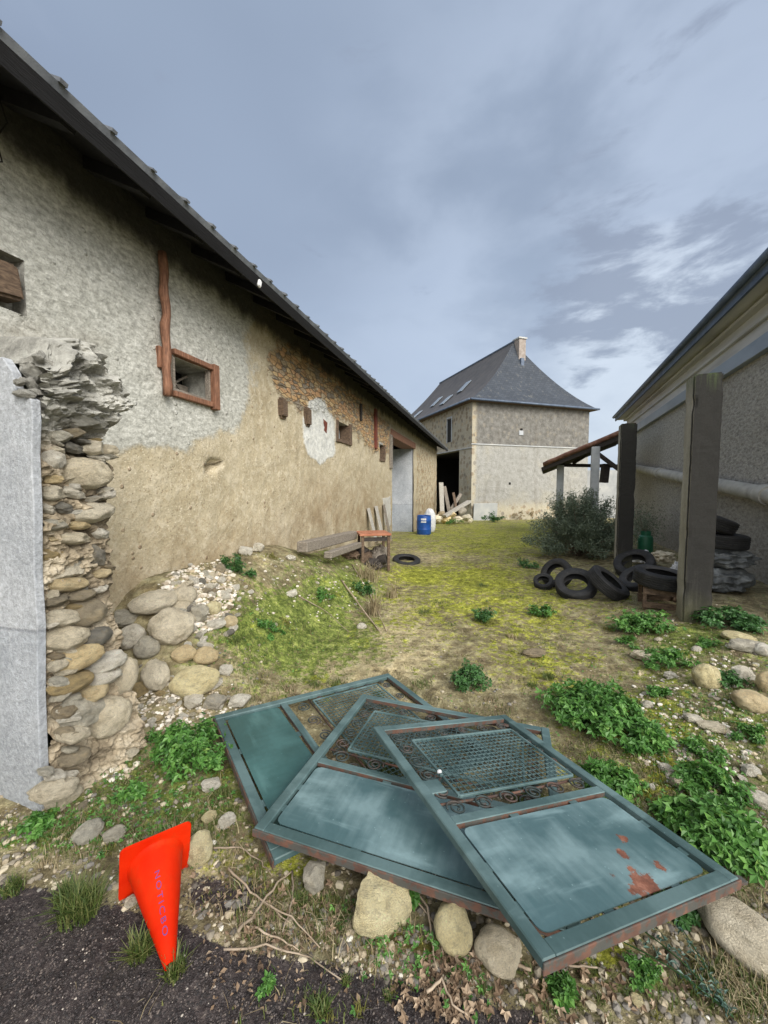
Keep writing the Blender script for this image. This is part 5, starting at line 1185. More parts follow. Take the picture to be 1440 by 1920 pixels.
# ---------------------------------------------------------------- stones
ST = [
 (345, 1128, 52, 40, 'round', 'b', 'rounded buff boulder at the top of the rubble heap beside small white stones'),
 (288, 1140, 95, 42, 'flat', 'b', 'long flat buff boulder on the heap against the barn wall'),
 (322, 1192, 88, 72, 'flat', 'b', 'biggest brown boulder in the middle of the rubble heap'),
 (236, 1168, 62, 40, 'angular', 'g', 'broken grey stone beside the ruined wall on the heap'),
 (246, 1205, 58, 48, 'flat', 'w', 'pale grey oval stone below the broken grey stone on the heap'),
 (276, 1226, 42, 40, 'round', 'g', 'rounded grey stone with cracks below the biggest brown boulder'),
 (292, 1282, 54, 66, 'flat', 'b', 'upright brown stone between wall stub and two-tone boulder'),
 (345, 1234, 44, 28, 'round', 'o', 'small ochre stone just above the two-tone boulder'),
 (386, 1238, 44, 30, 'round', 'o', 'ochre cobble right above the two-tone boulder at the heap edge'),
 (365, 1292, 98, 58, 'round', 'y', 'large two-tone yellowish boulder at the foot of the rubble heap'),
 (374, 1162, 44, 40, 'angular', 'g', 'blue grey broken stone right of the biggest brown boulder'),
 (400, 1148, 28, 26, 'round', 'y', 'small yellow cobble at the right edge of the white stones'),
 (406, 1175, 34, 18, 'flat', 'w', 'flat pale stone at the right foot of the heap'),
 (432, 1172, 26, 22, 'round', 'o', 'little ochre cobble at the edge of the grass by the heap'),
 (423, 1262, 26, 22, 'angular', 'w', 'white angular stone in the grass right of the two-tone boulder'),
 (402, 1288, 34, 24, 'angular', 'w', 'white chunk touching the right side of the two-tone boulder'),
 (448, 1322, 44, 24, 'angular', 'w', 'white stone wedged against the rear gate corner'),
 (362, 1322, 46, 30, 'angular', 'w', 'pinkish white chunk below the two-tone boulder'),
 (402, 1326, 44, 30, 'angular', 'm', 'rough mixed stone below the two-tone boulder, next to the gate'),
 (262, 1302, 40, 30, 'angular', 'm', 'rough stone between the wall foot and the green weeds'),
 (712, 1724, 118, 104, 'angular', 'y', 'big yellowish squared block under the middle gate edge'),
 (590, 1662, 56, 66, 'angular', 'g', 'grey block under the left part of the middle gate edge'),
 (850, 1762, 72, 82, 'round', 'y', 'yellow oval cobble under the gate edges'),
 (934, 1798, 82, 70, 'round', 'b', 'greyish round cobble beside the front gate corner'),
 (1396, 1770, 150, 78, 'round', 'b', 'large pale boulder at the right edge of the foreground'),
 (374, 1608, 46, 66, 'flat', 'y', 'pale stone directly behind the orange cone'),
 (164, 1568, 52, 32, 'flat', 'g', 'grey oval stone left above the orange cone'),
 (214, 1570, 42, 24, 'flat', 'g', 'thin grey stone just left of the cone base top'),
 (425, 1545, 38, 26, 'angular', 'w', 'white stone near the corner of the middle gate'),
 (392, 1536, 28, 18, 'flat', 'y', 'small yellow stone above the pale stone behind the cone'),
 (394, 1478, 46, 24, 'angular', 'w', 'pale broken stone below the left weeds'),
 (246, 1694, 24, 18, 'round', 'b', 'small pinkish pebble beside the cone body'),
 (1325, 1284, 46, 48, 'flat', 'y', 'upright cream stone in the weeds below the nearest post'),
 (1408, 1326, 58, 38, 'flat', 'o', 'buff stone on the right bank near the picture edge'),
 (1390, 1272, 44, 30, 'angular', 'w', 'mossy pale stone above the buff stone on the right bank'),
 (1384, 1200, 52, 18, 'flat', 'y', 'flat yellowish stone behind the nearest post on the right'),
 (1398, 1218, 62, 24, 'angular', 'g', 'dark grey flat stone in front of the flat yellowish stone'),
 (1438, 1292, 34, 40, 'round', 'o', 'ochre stone cut by the right picture edge'),
 (1432, 1226, 34, 22, 'round', 'w', 'pale stone at the right picture edge near the wall weeds'),
 (1206, 1236, 48, 18, 'angular', 'b', 'flat beige stone on bare soil below the post weeds'),
 (1256, 1270, 26, 14, 'angular', 'w', 'little white stone left of the upright cream stone'),
 (1408, 1452, 34, 24, 'angular', 'w', 'bright white stone among the right-hand weeds'),
 (1426, 1508, 42, 30, 'angular', 'w', 'pale chunk below the bright white stone at the right edge'),
 (1270, 1476, 30, 28, 'angular', 'b', 'beige stone beside the orange moss patch'),
 (1248, 1444, 30, 16, 'angular', 'w', 'flat white stone above the orange moss patch'),
 (1300, 1352, 34, 16, 'flat', 'w', 'flat white stone on the right bank slope'),
 (1000, 1228, 44, 14, 'flat', 'm', 'flat stone sunk in the yard right of the path'),
 (1336, 1366, 50, 14, 'flat', 'b', 'thin long beige stone on the right bank'),
 (950, 1190+30, 1, 1, 'flat', 'm', ''),
 (678, 1178, 18, 12, 'round', 'w', 'single pale pebble on the mound above the path'),
 (545, 1118, 26, 16, 'angular', 'w', 'white stone in the grass of the mound'),
 (460, 1040, 26, 20, 'angular', 'w', 'white stone at the crest of the mound beside the dark weed'),
 (484, 1034, 24, 18, 'angular', 'w', 'second white stone at the crest of the mound, right of the first'),
 (545, 1050, 20, 14, 'angular', 'w', 'white stone near the beam end on the mound'),
 (470, 1345-10, 1, 1, 'flat', 'm', ''),
 (205, 1405, 50, 40, 'angular', 'w', 'pale broken stone low on the spread foot of the ruined wall'),
 (165, 1452, 56, 34, 'flat', 'b', 'buff stone low at the foot of the ruined wall beside the weeds'),
 (240, 1420, 40, 28, 'angular', 'b', 'buff broken stone between ruined wall foot and bushy weed'),
 (118, 1502, 60, 34, 'flat', 'b', 'flat brown stone at the foot of the grey rendered wall corner'),
 (1195, 1640+240, 26, 16, 'flat', 'y', 'small yellow stone near the lower edge of the picture'),
]
for (px, py, w_, h_, shp, c_, lb) in ST:
    if not lb: continue
    if px < 420 and py < 1330 and w_ > 50: w_ *= .86; h_ *= .88
    stone(px, py, w_, h_, shp, c_, lb, sink=.22, roll=random.uniform(-8, 8))
# small rubble, individually placed copies
def small(n, pxr, pyr, mask, smin, smax, label, group, cols='wwgbm', heap=0, name='small_stone'):
    k = 0; tries = 0
    while k < n and tries < n*40:
        tries += 1
        px = random.uniform(*pxr); py = random.uniform(*pyr)
        if random.random() > mask(px, py): continue
        p = gpt(px, py); s0 = random.uniform(smin, smax)*random.choice((.7, 1, 1, 1.3))
        o = bpy.data.objects.new(name, with_mat(random.choice(SMALL), m_st[random.choice(cols)])); o.scale = (s0*random.uniform(.8, 1.3), s0, s0*random.uniform(.5, .85))
        o.location = (p.x, p.y, p.z+s0*.3+heap*random.random()); o.rotation_euler = (random.uniform(-.5, .5), random.uniform(-.5, .5), random.random()*6.3); link(o); tag(o, label, 'stone', group); k += 1
ell = lambda cx, cy, rx, ry: (lambda x, y: 1.0 if ((x-cx)/rx)**2+((y-cy)/ry)**2 < 1 else 0)
small(92, (300, 450), (1060, 1240), ell(380, 1130, 70, 95), .026, .055, 'small pale broken stone in the heap of stones against the barn wall', 'small broken stones heaped against the barn', 'wwwbmg')
small(58, (230, 460), (1270, 1380), ell(335, 1320, 115, 48), .012, .030, 'small broken stone scattered at the foot of the rubble heap', 'small stones at the foot of the heap', 'wwbmgo')
small(30, (420, 720), (1030, 1190), lambda x, y: 1.0 if y < 1190-(x-420)*.15 else 0, .014, .032, 'small whitish stone lying in the grass of the mound', 'small stones on the grassy mound', 'wwwbm')
small(62, (1180, 1440), (1190, 1640), lambda x, y: 1.0 if x > 1130+(y-1190)*.25 else 0, .012, .034, 'small pale stone scattered among weeds on the right bank', 'small stones on the right bank', 'wwwbmy')
small(25, (120, 480), (1400, 1700), lambda x, y: 1, .008, .018, 'small stone on the soil around the orange cone and wall foot', 'small stones around the cone', 'bwmg')
small(20, (1080, 1440), (1680, 1915), lambda x, y: 1.0 if y > 1770-(x-1080)*.1 else 0, .007, .017, 'small stone on the soil in front of the front gate', 'small stones in front of the gate', 'wbym')

# gravel as stuff
ico = bmesh.new(); bmesh.ops.create_icosphere(ico, subdivisions=1, radius=1); IV = np.array([v.co[:] for v in ico.verts]); IF = np.array([[v.index for v in f.verts] for f in ico.faces]); ico.free()
def rotz(a): c_, s_ = np.cos(a), np.sin(a); z = np.zeros_like(a); o1 = np.ones_like(a); return np.stack([np.stack([c_, -s_, z], -1), np.stack([s_, c_, z], -1), np.stack([z, z, o1], -1)], -2)
def gravel(name, xs, ys, smin, smax, mat, label, cat):
    n = len(xs); zs3 = gh(xs, ys); s = smin*(smax/smin)**(rng.random(n)**1.6)
    base = IV[None]*(1+.35*(rng.random((n, len(IV), 1))-.5)); base = base*np.stack([s*rng.uniform(.8, 1.4, n), s, s*rng.uniform(.45, .8, n)], -1)[:, None, :]
    V = np.einsum('nij,nkj->nki', rotz(rng.random(n)*6.28), base)+np.stack([xs, ys, zs3+s*.15], -1)[:, None, :]
    Fx = IF[None]+(np.arange(n)*len(IV))[:, None, None]
    o = np_obj(name, V, Fx, mat, None, smooth=False, attrs={'rnd': ('FACE', np.repeat(rng.random(n), len(IF)))}, corner=3); return tag(o, label, cat, None, 'stuff')
px = rng.uniform(-20, 1460, 60000); py = 1000+rng.random(60000)**.8*940; x, y, z = at_ground_arr(px, py)
mo, gr, pa, ta, we = zones(px, py, x, y); d_wall = PB-(y*math.sin(TB)-x*math.cos(TB))
cl_ = fbm(x*2.5+3, y*2.5, 3)
prob = np.clip(.10+.25*(cl_ > .55)+.35*np.exp(-(((px-1290)/150)**2+((py-1340)/170)**2))+.35*np.exp(-(((px-380)/90)**2+((py-1180)/140)**2))+.2*(py > 1500)-mo*.25-gr*.12, 0, 1)*(1-(ta > .6))*(d_wall > .05)
k = rng.random(len(px)) < prob*.6
gravel('gravel', x[k], y[k], .0025, .017, m_peb, 'small loose pebbles scattered over the yard soil', 'gravel')
px = rng.uniform(-40, 1200, 60000); py = rng.uniform(1600, 1960, 60000); x, y, z = at_ground_arr(px, py); mo, gr, pa, ta, we = zones(px, py, x, y)
k = rng.random(len(px)) < (ta > .35)*np.clip(ta, 0, 1)*.75
gravel('tarmac_grit', x[k], y[k], .0012, .0042, m_tarpeb, 'dark grit and chippings of the worn tarmac in the lower left', 'grit')

def chips(name, n, cx, cy, rx, ry, smin, smax, label):
    a = rng.random(n)*6.283; r = np.sqrt(rng.random(n)); px = cx+np.cos(a)*r*rx; py = cy+np.sin(a)*r*ry; x, y, z = at_ground_arr(px, py)
    dw = PB-(y*math.sin(TB)-x*math.cos(TB)); k = dw > .03
    o = gravel(name, x[k], y[k], smin, smax, m_chip, label, 'rubble'); return o
chips('stone_chips', 900, 375, 1105, 66, 80, .010, .034, 'broken white stone chips spilling over the heap by the barn')
chips('stone_chips', 420, 335, 1322, 110, 50, .006, .022, 'small broken chips at the foot of the heap by the left weeds')
chips('stone_chips', 160, 190, 1420, 70, 50, .008, .024, 'broken chips fallen at the foot of the ruined wall')
chips('stone_chips', 260, 560, 1100, 150, 70, .006, .022, 'pale stone chips sprinkled over the grassy mound')
chips('stone_chips', 520, 1310, 1340, 130, 150, .006, .020, 'pale stone chips sprinkled over the right bank')
# ---------------------------------------------------------------- plants
def blades(name, xs, ys, hmin, hmax, width, mat, lean=.6, zoff=0, zs4=None):
    n = len(xs); zz4 = gh(xs, ys) if zs4 is None else zs4; k5 = 1+.16*np.clip(ys-3, 0, 12); h = rng.uniform(hmin, hmax, n)*(1+.06*np.clip(ys-3, 0, 12)); width = width*k5; a = rng.random(n)*6.283; le = rng.uniform(.1, lean, n)*h; w2 = width*rng.uniform(.6, 1.3, n)
    dx, dy = np.cos(a), np.sin(a); sx, sy = -dy*w2/2, dx*w2/2; o_ = np.stack([xs, ys, zz4-.003+zoff], -1)
    def pt(f, side, wf): return o_+np.stack([dx*le*f**2+sx*side*wf, dy*le*f**2+sy*side*wf, h*(f-.25*f**2*le/h)], -1)
    V = np.stack([pt(0, -1, 1), pt(0, 1, 1), pt(.5, -1, .8), pt(.5, 1, .8), pt(1, -1, .12), pt(1, 1, .12)], 1)
    Fx = np.array([[0, 1, 3, 2], [2, 3, 5, 4]])[None]+(np.arange(n)*6)[:, None, None]
    return V, Fx, np.repeat(rng.random(n), 2)
def blade_obj(name, xs, ys, hmin, hmax, width, mat, label, cat, kind='stuff', lean=.6, parent=None):
    V, Fx, r = blades(name, xs, ys, hmin, hmax, width, mat, lean); o = np_obj(name, V, Fx, mat, parent, attrs={'rnd': ('FACE', r)}); return tag(o, label, cat, None, kind) if not parent else o
def scatter(n, pyexp=.8, y0=985, y1=1930):
    px = rng.uniform(-20, 1460, n); py = y0+rng.random(n)**pyexp*(y1-y0); x, y, z = at_ground_arr(px, py); return px, py, x, y
def inside_gate(x, y):
    r = np.zeros(x.shape, bool)
    for k in 'ABC':
        o, r_, l, n, W, L = gate_frame(k); u = (x-o.x)*r_.x+(y-o.y)*r_.y; v = (x-o.x)*l.x+(y-o.y)*l.y
        r |= (u > -.03) & (u < W+.03) & (v > -.03) & (v < L+.03)
    return r
px, py, x, y = scatter(260000); mo, gr, pa, ta, we = zones(px, py, x, y); dw = PB-(y*math.sin(TB)-x*math.cos(TB)); cl_ = fbm(x*3.5, y*3.5, 3)
okk = (dw > .04) & ~inside_gate(x, y) & (y < 24)
k = okk & (rng.random(len(px)) < np.clip(gr*1.25-.15+(cl_-.5)*1.6, 0, 1)*(1-ta)*(1-pa*.8)*.5)
blade_obj('grass', x[k], y[k], .012, .045, .004, m_grass, 'short mixed grass covering the mound and yard', 'grass')
k = okk & (rng.random(len(px)) < np.clip(mo*1.2-.1+(cl_-.5)*1.2, 0, 1)*(1-ta)*.5)
blade_obj('moss', x[k], y[k], .006, .022, .006, m_moss, 'yellow green moss spreading over the yard', 'moss')
k = okk & (rng.random(len(px)) < np.clip((cl_-.48)*2.2, 0, 1)*(1-ta)*.16)
blade_obj('dry_grass', x[k], y[k], .015, .07, .003, m_dry, 'dead straw coloured grass scattered over the yard', 'dry grass', lean=1.6)
# tiny clover like ground cover
def leaves(n, centre_fn, size, tilt=.6, lobes=3, asp=.75, fold=.15):
    """lobed leaves; centre_fn -> (n,3) centres and (n,3) normals"""
    C, N = centre_fn(n); n = len(C)
    N = N/np.linalg.norm(N, axis=1, keepdims=True); a = rng.normal(size=(n, 3)); U = a-N*(a*N).sum(1, keepdims=True); U /= np.linalg.norm(U, axis=1, keepdims=True)+1e-9; W2 = np.cross(N, U)
    s = size*rng.uniform(.6, 1.35, n)[:, None]; Vs = []; Fs = []; 
    for i in range(lobes):
        th = (i-(lobes-1)/2)*(1.15 if lobes > 1 else 0); d = U*math.cos(th)+W2*math.sin(th); q = np.cross(N, d)
        L_ = s*1.12*(1 if i == (lobes-1)/2 else .82)
        Vs += [C, C+d*L_*.5+q*L_*asp*.36+N*L_*fold, C+d*L_*1.0+N*L_*(-.05), C+d*L_*.5-q*L_*asp*.36+N*L_*fold]
        Fs.append([i*4, i*4+1, i*4+2, i*4+3])
    V = np.stack(Vs, 1); m = V.shape[1]; Fx = np.array(Fs)[None]+(np.arange(n)*m)[:, None, None]
    return V, Fx, np.repeat(np.clip(rng.normal(.5, .22, n), 0, 1), lobes)
px, py, x, y = scatter(60000); mo, gr, pa, ta, we = zones(px, py, x, y); dw = PB-(y*math.sin(TB)-x*math.cos(TB)); cl_ = fbm(x*2.2+7, y*2.2, 3)
k = (dw > .05) & ~inside_gate(x, y) & (y < 12) & (rng.random(len(px)) < np.clip(gr*.9+(cl_-.55)*2.5, 0, 1)*(1-ta)*(1-pa)*.42)
xx, yy_ = x[k], y[k]
def cf(n): 
    zz5 = gh(xx, yy_)+rng.uniform(.006, .03, len(xx)); N = rng.normal(size=(len(xx), 3))*.45; N[:, 2] = 1; return np.stack([xx, yy_, zz5], -1), N
V, Fx, r = leaves(0, cf, .014); o = np_obj('ground_cover', V, Fx, m_leaf, attrs={'rnd': ('FACE', r)}); tag(o, 'tiny green leaves creeping over mound and banks', 'ground cover', None, 'stuff')

def weed(px, py, wpx, hpx, label, size=.03, n=420, mat=None, name='leafy_weed', seed=0, squash=1.0):
    p = gpt(px, py); dist = (p-Vector((0, 0, EYE))).dot(Vector((0, cp, -sp))); rx = wpx/2*dist/F; down = math.atan2(EYE-p.z, math.hypot(p.x, p.y))
    hz = max(.05, (hpx*dist/F-2*rx*.8*math.sin(down)*.9)/max(.3, math.cos(down))); hz = min(hz, rx*1.1)*squash; hz = max(hz, rx*.58)
    root = empty(name, (p.x, p.y+rx*.4, float(gh(p.x, p.y+rx*.4))), 0, label, 'weed'); bx, by = p.x, p.y+rx*.4
    nst = max(7, n//22); tips = []; mb = MB()
    for i in range(nst):
        a = random.random()*6.28; rr = math.sqrt(random.random()); ex = rx*rr*math.cos(a)*random.uniform(.8, 1.12); ey = rx*.85*rr*math.sin(a); hh = hz*(1-.65*rr**2)*random.uniform(.65, 1.1)
        zg = float(gh(bx+ex, by+ey))-root.location.z
        tip = Vector((ex, ey, max(hh, .01)+zg)); tips.append(tip); mb.tube([(ex*.25, ey*.25, -.01), (ex*.7, ey*.7, (hh*.6+zg*.7)), tip], [.0022, .0018, .001], 4)
    mb.build('stem', m_leafd, root)
    T_ = np.array([list(t_) for t_ in tips])
    def cfn(m):
        i = rng.integers(0, len(T_), m); f = rng.random(m)**.5; C = T_[i]*np.stack([.35+.65*f, .35+.65*f, .25+.75*f], -1)+rng.normal(size=(m, 3))*np.array([rx*.10, rx*.10, hz*.08])
        C[:, 2] = np.maximum(C[:, 2], .004+gh(bx+C[:, 0], by+C[:, 1])-root.location.z); N = rng.normal(size=(m, 3))*.5+np.stack([C[:, 0]/rx*.6, C[:, 1]/rx*.6, np.full(m, 1.0)], -1); return C, N
    V, Fx, r = leaves(n, cfn, size); np_obj('foliage', V, Fx, mat or m_leaf, root, attrs={'rnd': ('FACE', r)}); return root
weed(345, 1452, 150, 130, 'bushy green leafy weed between wall foot and rear gate', .030, 900)
weed(300, 1400, 70, 50, 'low green weed left of the bushy weed by the rear gate', .026, 160)
weed(440, 1082, 66, 46, 'dark green weed on the crest of the mound', .032, 260, m_leafd)
weed(885, 1302, 88, 72, 'round green weed in the middle of the path', .026, 520, m_leafd)
weed(908, 1172, 58, 42, 'small round weed in the moss beyond the path weed', .03, 260, m_leafd)
weed(1019, 1160, 54, 34, 'small green weed in front of the tyre row', .032, 240)
weed(1128, 1375, 190, 130, 'largest bright green leafy weed right of the gates', .036, 1300)
weed(1208, 1408, 110, 80, 'right lobe of bright weed beside the largest one', .036, 520)
weed(1160, 1490, 110, 70, 'green weed spreading along the front gate edge below the largest weed', .030, 520)
weed(1385, 1620, 190, 130, 'large green weed at the right edge beside the front gate', .036, 1300)
weed(1350, 1500, 130, 80, 'green weed on the bank above the large right-hand weed', .03, 600)
weed(1300, 1560, 110, 60, 'green weed touching the right stile of the front gate', .03, 420)
weed(1218, 1188, 130, 50, 'spreading green weed at the foot of the nearest post, left side', .036, 620)
weed(1385, 1182, 130, 60, 'spreading green weed against the wall right of the nearest post', .04, 700, m_leafd)
weed(1262, 1256, 100, 46, 'green weed between nearest post and upright cream stone', .03, 380)
weed(684, 1118, 44, 34, 'dark weed on the mound below the orange table', .034, 200, m_leafd)
weed(990, 1066, 56, 24, 'low weed in the moss left of the grey bush', .036, 200, m_leafd)
weed(1290, 1722, 90, 50, 'weed growing out from under the front gate corner', .026, 300, m_leafd)
weed(1370, 1292, 60, 40, 'dark weed growing around pale stones on the right bank', .028, 200, m_leafd)
weed(500, 1190, 60, 26, 'low weed in the mound grass near the heap', .024, 150)
weed(600, 1120, 60, 24, 'low weed in the middle of the mound', .028, 150)
weed(845, 985, 60, 22, 'tall grass clump at the far end of the yard by the barrel', .07, 160)
weed(500, 1872, 42, 40, 'small bright green tuft near the lower edge left of centre', .016, 90)
weed(1210, 1850, 80, 40, 'small pale green patch at the lower right', .014, 200)

def tuft(px, py, wpx, hgt, label, n=160, mat=None, width=.005, lean=1.0):
    p = gpt(px, py); dist = (p-Vector((0, 0, EYE))).dot(Vector((0, cp, -sp))); rx = wpx/2*dist/F
    root = empty('grass_tuft', (p.x, p.y, p.z), 0, label, 'grass tuft'); a = rng.random(n)*6.28; rr = rng.random(n)**.7*rx*.6; xs = p.x+np.cos(a)*rr; ys = p.y+np.sin(a)*rr
    V, Fx, r = blades('', xs, ys, hgt*.4, hgt, width, None, lean); V = V-np.array([p.x, p.y, p.z]); np_obj('grass_blades', V, Fx, mat or m_grass, root, attrs={'rnd': ('FACE', r)})
tuft(150, 1712, 110, .13, 'yellowish grass tuft left of the orange cone', 420, m_grass)
tuft(120, 1690, 50, .09, 'small green tuft at the edge of the tarmac left of the cone', 150, m_grass)
tuft(262, 1795, 60, .10, 'green tuft beside the tip of the orange cone', 200)
tuft(330, 1825, 60, .08, 'grass tuft just under the tip of the cone', 160)
tuft(25, 1668, 60, .06, 'low grass tuft at the left picture edge', 160)
tuft(600, 1895, 60, .05, 'low grass tuft near the lower picture edge', 120)
tuft(720, 1455, 110, .14, 'long grass growing up through the middle gate openings', 380, m_grass, .005, 1.4)
tuft(985, 1500, 100, .12, 'thin grass sprouting through the front gate mesh', 160, m_grass, .004, 1.6)
tuft(1060, 1325, 70, .16, 'dead straw tuft behind the front gate', 170, m_dry, .003, 1.5)
tuft(1100, 1290, 60, .14, 'dead straw tuft left above the largest weed', 120, m_dry, .003, 1.5)
tuft(700, 1150, 50, .35, 'tall dry stalks at the edge of the mound below the table', 90, m_dry, .006, .8)
tuft(690, 1085, 70, .30, 'dry stalks standing in front of the orange table legs', 120, m_dry, .006, .9)
tuft(735, 1120, 40, .28, 'dry stalks right of the taller stalks below the table', 60, m_dry, .006, .8)
tuft(560, 1695, 50, .05, 'short mossy tuft by the dry branches', 90)
TG2 = 'short grass tufts scattered over the yard'
for i in range(46):
    while True:
        tx, ty = random.uniform(430, 1420), random.uniform(1010, 1330)
        if ((tx-700)/170)**2+((ty-1230)/60)**2 > 1 and not (520 < tx < 760 and ty < 1110): break
    tuft(tx, ty, random.uniform(30, 70), random.uniform(.03, .07), 'short grass tuft scattered in the mossy middle of the yard', int(random.uniform(60, 130)), random.choice((m_grass, m_grass, m_moss, m_dry)), .005, 1.2)
for o_ in [o for o in sc.collection.objects if o.get('label') == 'short grass tuft scattered in the mossy middle of the yard']: o_['group'] = TG2
for i in range(26):
    tx, ty = random.uniform(60, 520), random.uniform(1440, 1700)
    tuft(tx, ty, random.uniform(20, 50), random.uniform(.02, .05), 'little grass tuft on the soil around the orange cone', int(random.uniform(30, 80)), random.choice((m_grass, m_moss, m_dry)), .004, 1.3)
for o_ in [o for o in sc.collection.objects if o.get('label') == 'little grass tuft on the soil around the orange cone']: o_['group'] = 'little grass tufts around the cone'
for i in range(24):
    tx, ty = random.uniform(560, 1420), random.uniform(1800, 1915)
    tuft(tx, ty, random.uniform(20, 60), random.uniform(.015, .04), 'little grass tuft on the soil in front of the gates', int(random.uniform(30, 80)), random.choice((m_grass, m_moss)), .003, 1.3)
for o_ in [o for o in sc.collection.objects if o.get('label') == 'little grass tuft on the soil in front of the gates']: o_['group'] = 'little grass tufts in front of the gates'
# bluish sprig lower right
def sprig(px, py, label):
    p = gpt(px, py); root = empty('ground_sprig', p, 0, label, 'plant'); mb = MB(); Cs = []
    for a0 in (1.9, 1.5, 2.2):
        pts = [(0.24*f*math.cos(a0)*(1+.1*k), .24*f*math.sin(a0), .012+.012*math.sin(f*3)) for k, f in enumerate(np.linspace(0, 1, 6))]
        mb.tube(pts, .002, 4)
        for q in np.linspace(.05, 1, 22): Cs.append((.24*q*math.cos(a0), .24*q*math.sin(a0), .02))
    mb.build('stem', m_leafd, root); Cs = np.array(Cs); Cs = np.repeat(Cs, 3, 0)
    V, Fx, r = leaves(0, lambda n: (Cs+rng.normal(size=Cs.shape)*.006, rng.normal(size=Cs.shape)*.5+[0, 0, 1]), .016, lobes=1, asp=.5); np_obj('foliage', V, Fx, m_sprig, root, attrs={'rnd': ('FACE', r)})
for (px, py, w2, h2, lb) in ((1330, 1425, 80, 34, 'low weed in the middle of the right bank above the white stone'), (1415, 1390, 60, 40, 'weed at the right edge above the bright white stone'), (1180, 1215, 60, 26, 'low weed on bare soil left of the flat beige stone'), (240, 1500, 60, 30, 'low weed at the foot of the ruined wall'), (60, 1560, 70, 26, 'low weed under the grey rendered wall'), (1240, 1310, 60, 26, 'small weed left of the stones on the right bank'), (1330, 1215, 60, 30, 'small weed just in front of the nearest post'), (770, 1700, 40, 24, 'tiny green weed between the cobbles under the gate'), (1060, 1480+400, 50, 24, 'tiny weed near the lower edge right of centre')):
    weed(px, py, w2, h2, lb, .026, 170)
sprig(1375, 1915, 'blue green creeping sprig at the lower right')

# grey green bush by the second post
bp = on(1105, 1050); bush = empty('rosemary_bush', (bp.x, bp.y+.5, float(gh(bp.x, bp.y+.5))), 0, 'large grey green bush left of the second concrete post', 'bush')
mb = MB(); tips = []
for i in range(150):
    a = random.random()*6.28; el = random.uniform(.15, 1.45); L_ = random.uniform(.6, 1.3)
    R_ = Vector((1.15*math.cos(a)*math.cos(el), .9*math.sin(a)*math.cos(el), 1.22*math.sin(el)+.02))*L_
    b1_ = R_*.45+Vector((random.uniform(-.1, .1), random.uniform(-.1, .1), .1)); mb.tube([(0, 0, -.02), b1_, R_], [.012, .007, .002], 4); tips.append((b1_, R_))
mb.build('branches', m_bark, bush)
TA = np.array([[*a, *b__] for a, b__ in tips]); m = 42000; i = rng.integers(0, len(TA), m); f = rng.random(m)[:, None]**.6
C = TA[i, :3]*(1-f)+TA[i, 3:]*f+rng.normal(size=(m, 3))*.06; dn = TA[i, 3:]-TA[i, :3]; C[:, 2] = np.maximum(C[:, 2], .02)
V, Fx, r = leaves(0, lambda n: (C, rng.normal(size=(m, 3))), .06, lobes=1, asp=.34); np_obj('foliage', V, Fx, m_rosem, bush, attrs={'rnd': ('FACE', r)})
bp = on(1215, 1035); b3 = empty('dark_shrub', (bp.x+.25, bp.y+.6, float(gh(bp.x, bp.y))), 0, 'thin dark shrub behind the green gas cylinder', 'shrub')
m = 2600; C = rng.normal(size=(m, 3))*np.array([.22, .22, .28])+[0, 0, .6]; C[:, 2] = np.maximum(C[:, 2], .02); V, Fx, r = leaves(0, lambda n: (C, rng.normal(size=(m, 3))), .05, lobes=1, asp=.4); np_obj('foliage', V, Fx, m_rosem, b3, attrs={'rnd': ('FACE', r)})
mb = MB()
for i in range(12): mb.tube([(0, 0, -.02), (random.uniform(-.1, .1), random.uniform(-.1, .1), .4), (random.uniform(-.3, .3), random.uniform(-.3, .3), random.uniform(.7, 1.0))], [.01, .007, .002], 4)
mb.build('branches', m_bark, b3)
# brambles at the foot of the house
for (px, py, w2, h2, lb) in ((985, 975, 60, 30, 'dry bramble at the foot of the far house wall'), (925, 980, 60, 18, 'low weeds along the foot of the far house wall')):
    weed(px, py, w2, h2, lb, .10, 200, m_dry if 'dry' in lb else m_leafd, 'bramble')

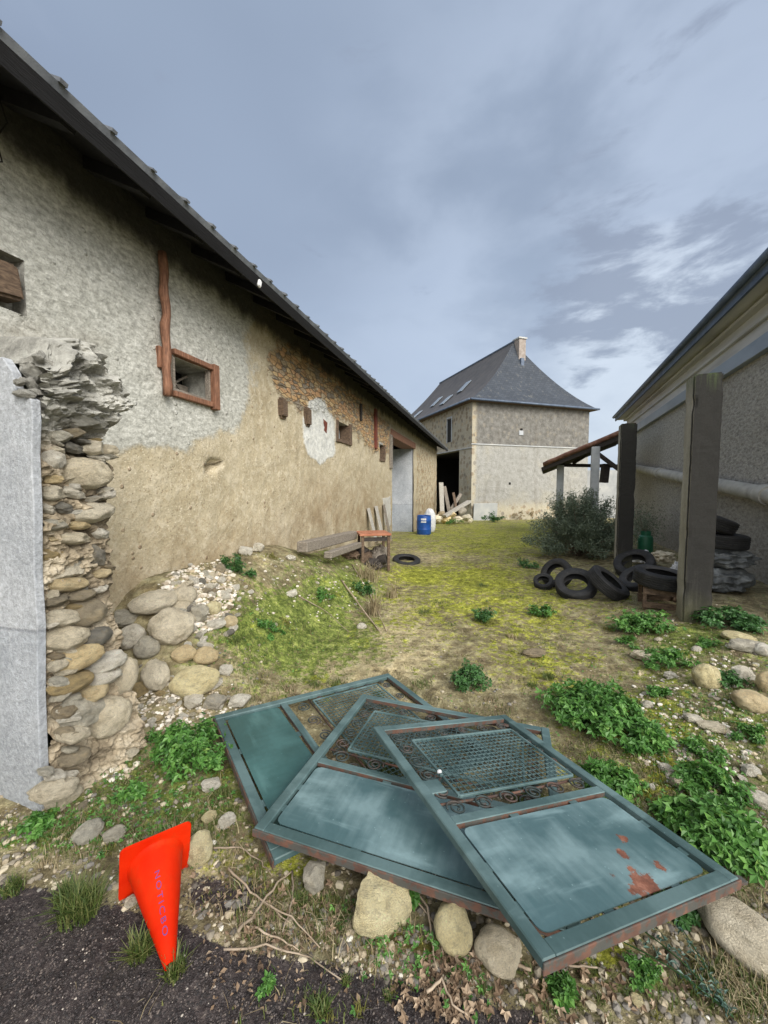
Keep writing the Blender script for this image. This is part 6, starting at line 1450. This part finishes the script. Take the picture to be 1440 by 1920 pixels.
# twigs, litter
def twig(pts, r, label, name='dry_twig'):
    P0 = gpt(*pts[0]); W3 = [gpt(*q) for q in pts]; W3 = [q+Vector((0, 0, .012+.02*random.random())) for q in W3]; fine = []
    for i in range(len(W3)-1):
        for k in range(4): fine.append(W3[i].lerp(W3[i+1], k/4)+Vector((random.uniform(-.004, .004), random.uniform(-.004, .004), random.uniform(-.003, .003))))
    fine.append(W3[-1]); c = W3[0]; mb = MB(); mb.tube([q-c for q in fine], [r*(1-.6*i/len(fine)) for i in range(len(fine))], 6); o = mb.build(name, m_twig, None, smooth='all'); o.location = c; tag(o, label, 'twig', 'dry twigs in the foreground')
TW = [([(445, 1760), (480, 1720), (520, 1665), (548, 1640)], .006, 'long pale twig slanting up in the dry branch heap'),
 ([(548, 1640), (550, 1700), (530, 1760)], .0045, 'twig dropping from the top of the dry branch heap'),
 ([(430, 1640), (470, 1680), (510, 1710), (545, 1740)], .0045, 'thin twig crossing the branch heap from upper left'),
 ([(400, 1600), (450, 1598), (490, 1625), (510, 1650)], .004, 'arched thin twig near the pale stone behind the cone'),
 ([(420, 1790), (500, 1785), (580, 1800), (640, 1850)], .004, 'long thin twig trailing right below the branch heap'),
 ([(470, 1745), (520, 1770), (560, 1790)], .004, 'short twig at the bottom of the branch heap'),
 ([(500, 1700), (545, 1735), (600, 1790)], .0035, 'thin bent twig right of the branch heap'),
 ([(775, 1672), (800, 1715), (812, 1790), (820, 1830)], .005, 'twig standing out below the middle gate edge'),
 ([(770, 1680), (815, 1740), (830, 1800)], .004, 'second twig crossing the one below the middle gate edge'),
 ([(800, 1880), (830, 1850), (850, 1900), (880, 1915)], .005, 'forked brown twig among the dead leaves'),
 ([(920, 1800), (960, 1815), (995, 1832)], .009, 'thick broken pale stick by the front gate corner'),
 ([(1030, 1810), (1070, 1818), (1120, 1830)], .005, 'stick lying right of the front gate corner'),
 ([(1290, 1480), (1300, 1530), (1296, 1570)], .004, 'upright dry twig beside the orange moss patch'),
 ([(1300, 1560), (1320, 1520), (1310, 1470)], .004, 'curved dry twig right of the orange moss patch'),
 ([(640, 1090), (690, 1160), (715, 1190)], .012, 'grey branch sliding down the mound below the table'),
 ([(660, 1060), (700, 1130), (725, 1185)], .010, 'second grey branch on the mound below the table'),
 ([(560, 1120), (610, 1150), (655, 1190)], .006, 'thin stick across the grassy mound')]
for (pts, r, lb) in TW: twig(pts, r, lb)
n = 420; px = np.concatenate([rng.normal(835, 40, 230), rng.normal(520, 70, 80), rng.normal(1090, 120, 110)]); py = np.concatenate([rng.normal(1850, 38, 230), rng.normal(1720, 50, 80), rng.normal(1840, 50, 110)]); x, y, z = at_ground_arr(px, py)
C = np.stack([x, y, z+rng.uniform(.004, .02, n)], -1); V, Fx, r = leaves(0, lambda q: (C, rng.normal(size=(n, 3))*.55+[0, 0, 1]), .019, lobes=3, asp=.9, fold=.28)
px5 = rng.uniform(380, 1440, 2600); py5 = rng.uniform(1000, 1900, 2600); x5, y5, z5 = at_ground_arr(px5, py5); k5_ = (PB-(y5*math.sin(TB)-x5*math.cos(TB)) > .1) & ~inside_gate(x5, y5); C5 = np.stack([x5, y5, z5+.008], -1)[k5_]
V5, F5, r5 = leaves(0, lambda q: (C5, rng.normal(size=C5.shape)*.6+[0, 0, 1]), .016, lobes=1, asp=.8, fold=.2); o5 = np_obj('leaf_litter', V5, F5, m_litter, attrs={'rnd': ('FACE', r5)}); tag(o5, 'sparse dead leaf scraps strewn over the whole yard', 'leaf litter', None, 'stuff')
o = np_obj('dead_leaves', V, Fx, m_litter, attrs={'rnd': ('FACE', r)}); tag(o, 'curled dry leaves gathered at the lower centre', 'dead leaves', None, 'stuff')
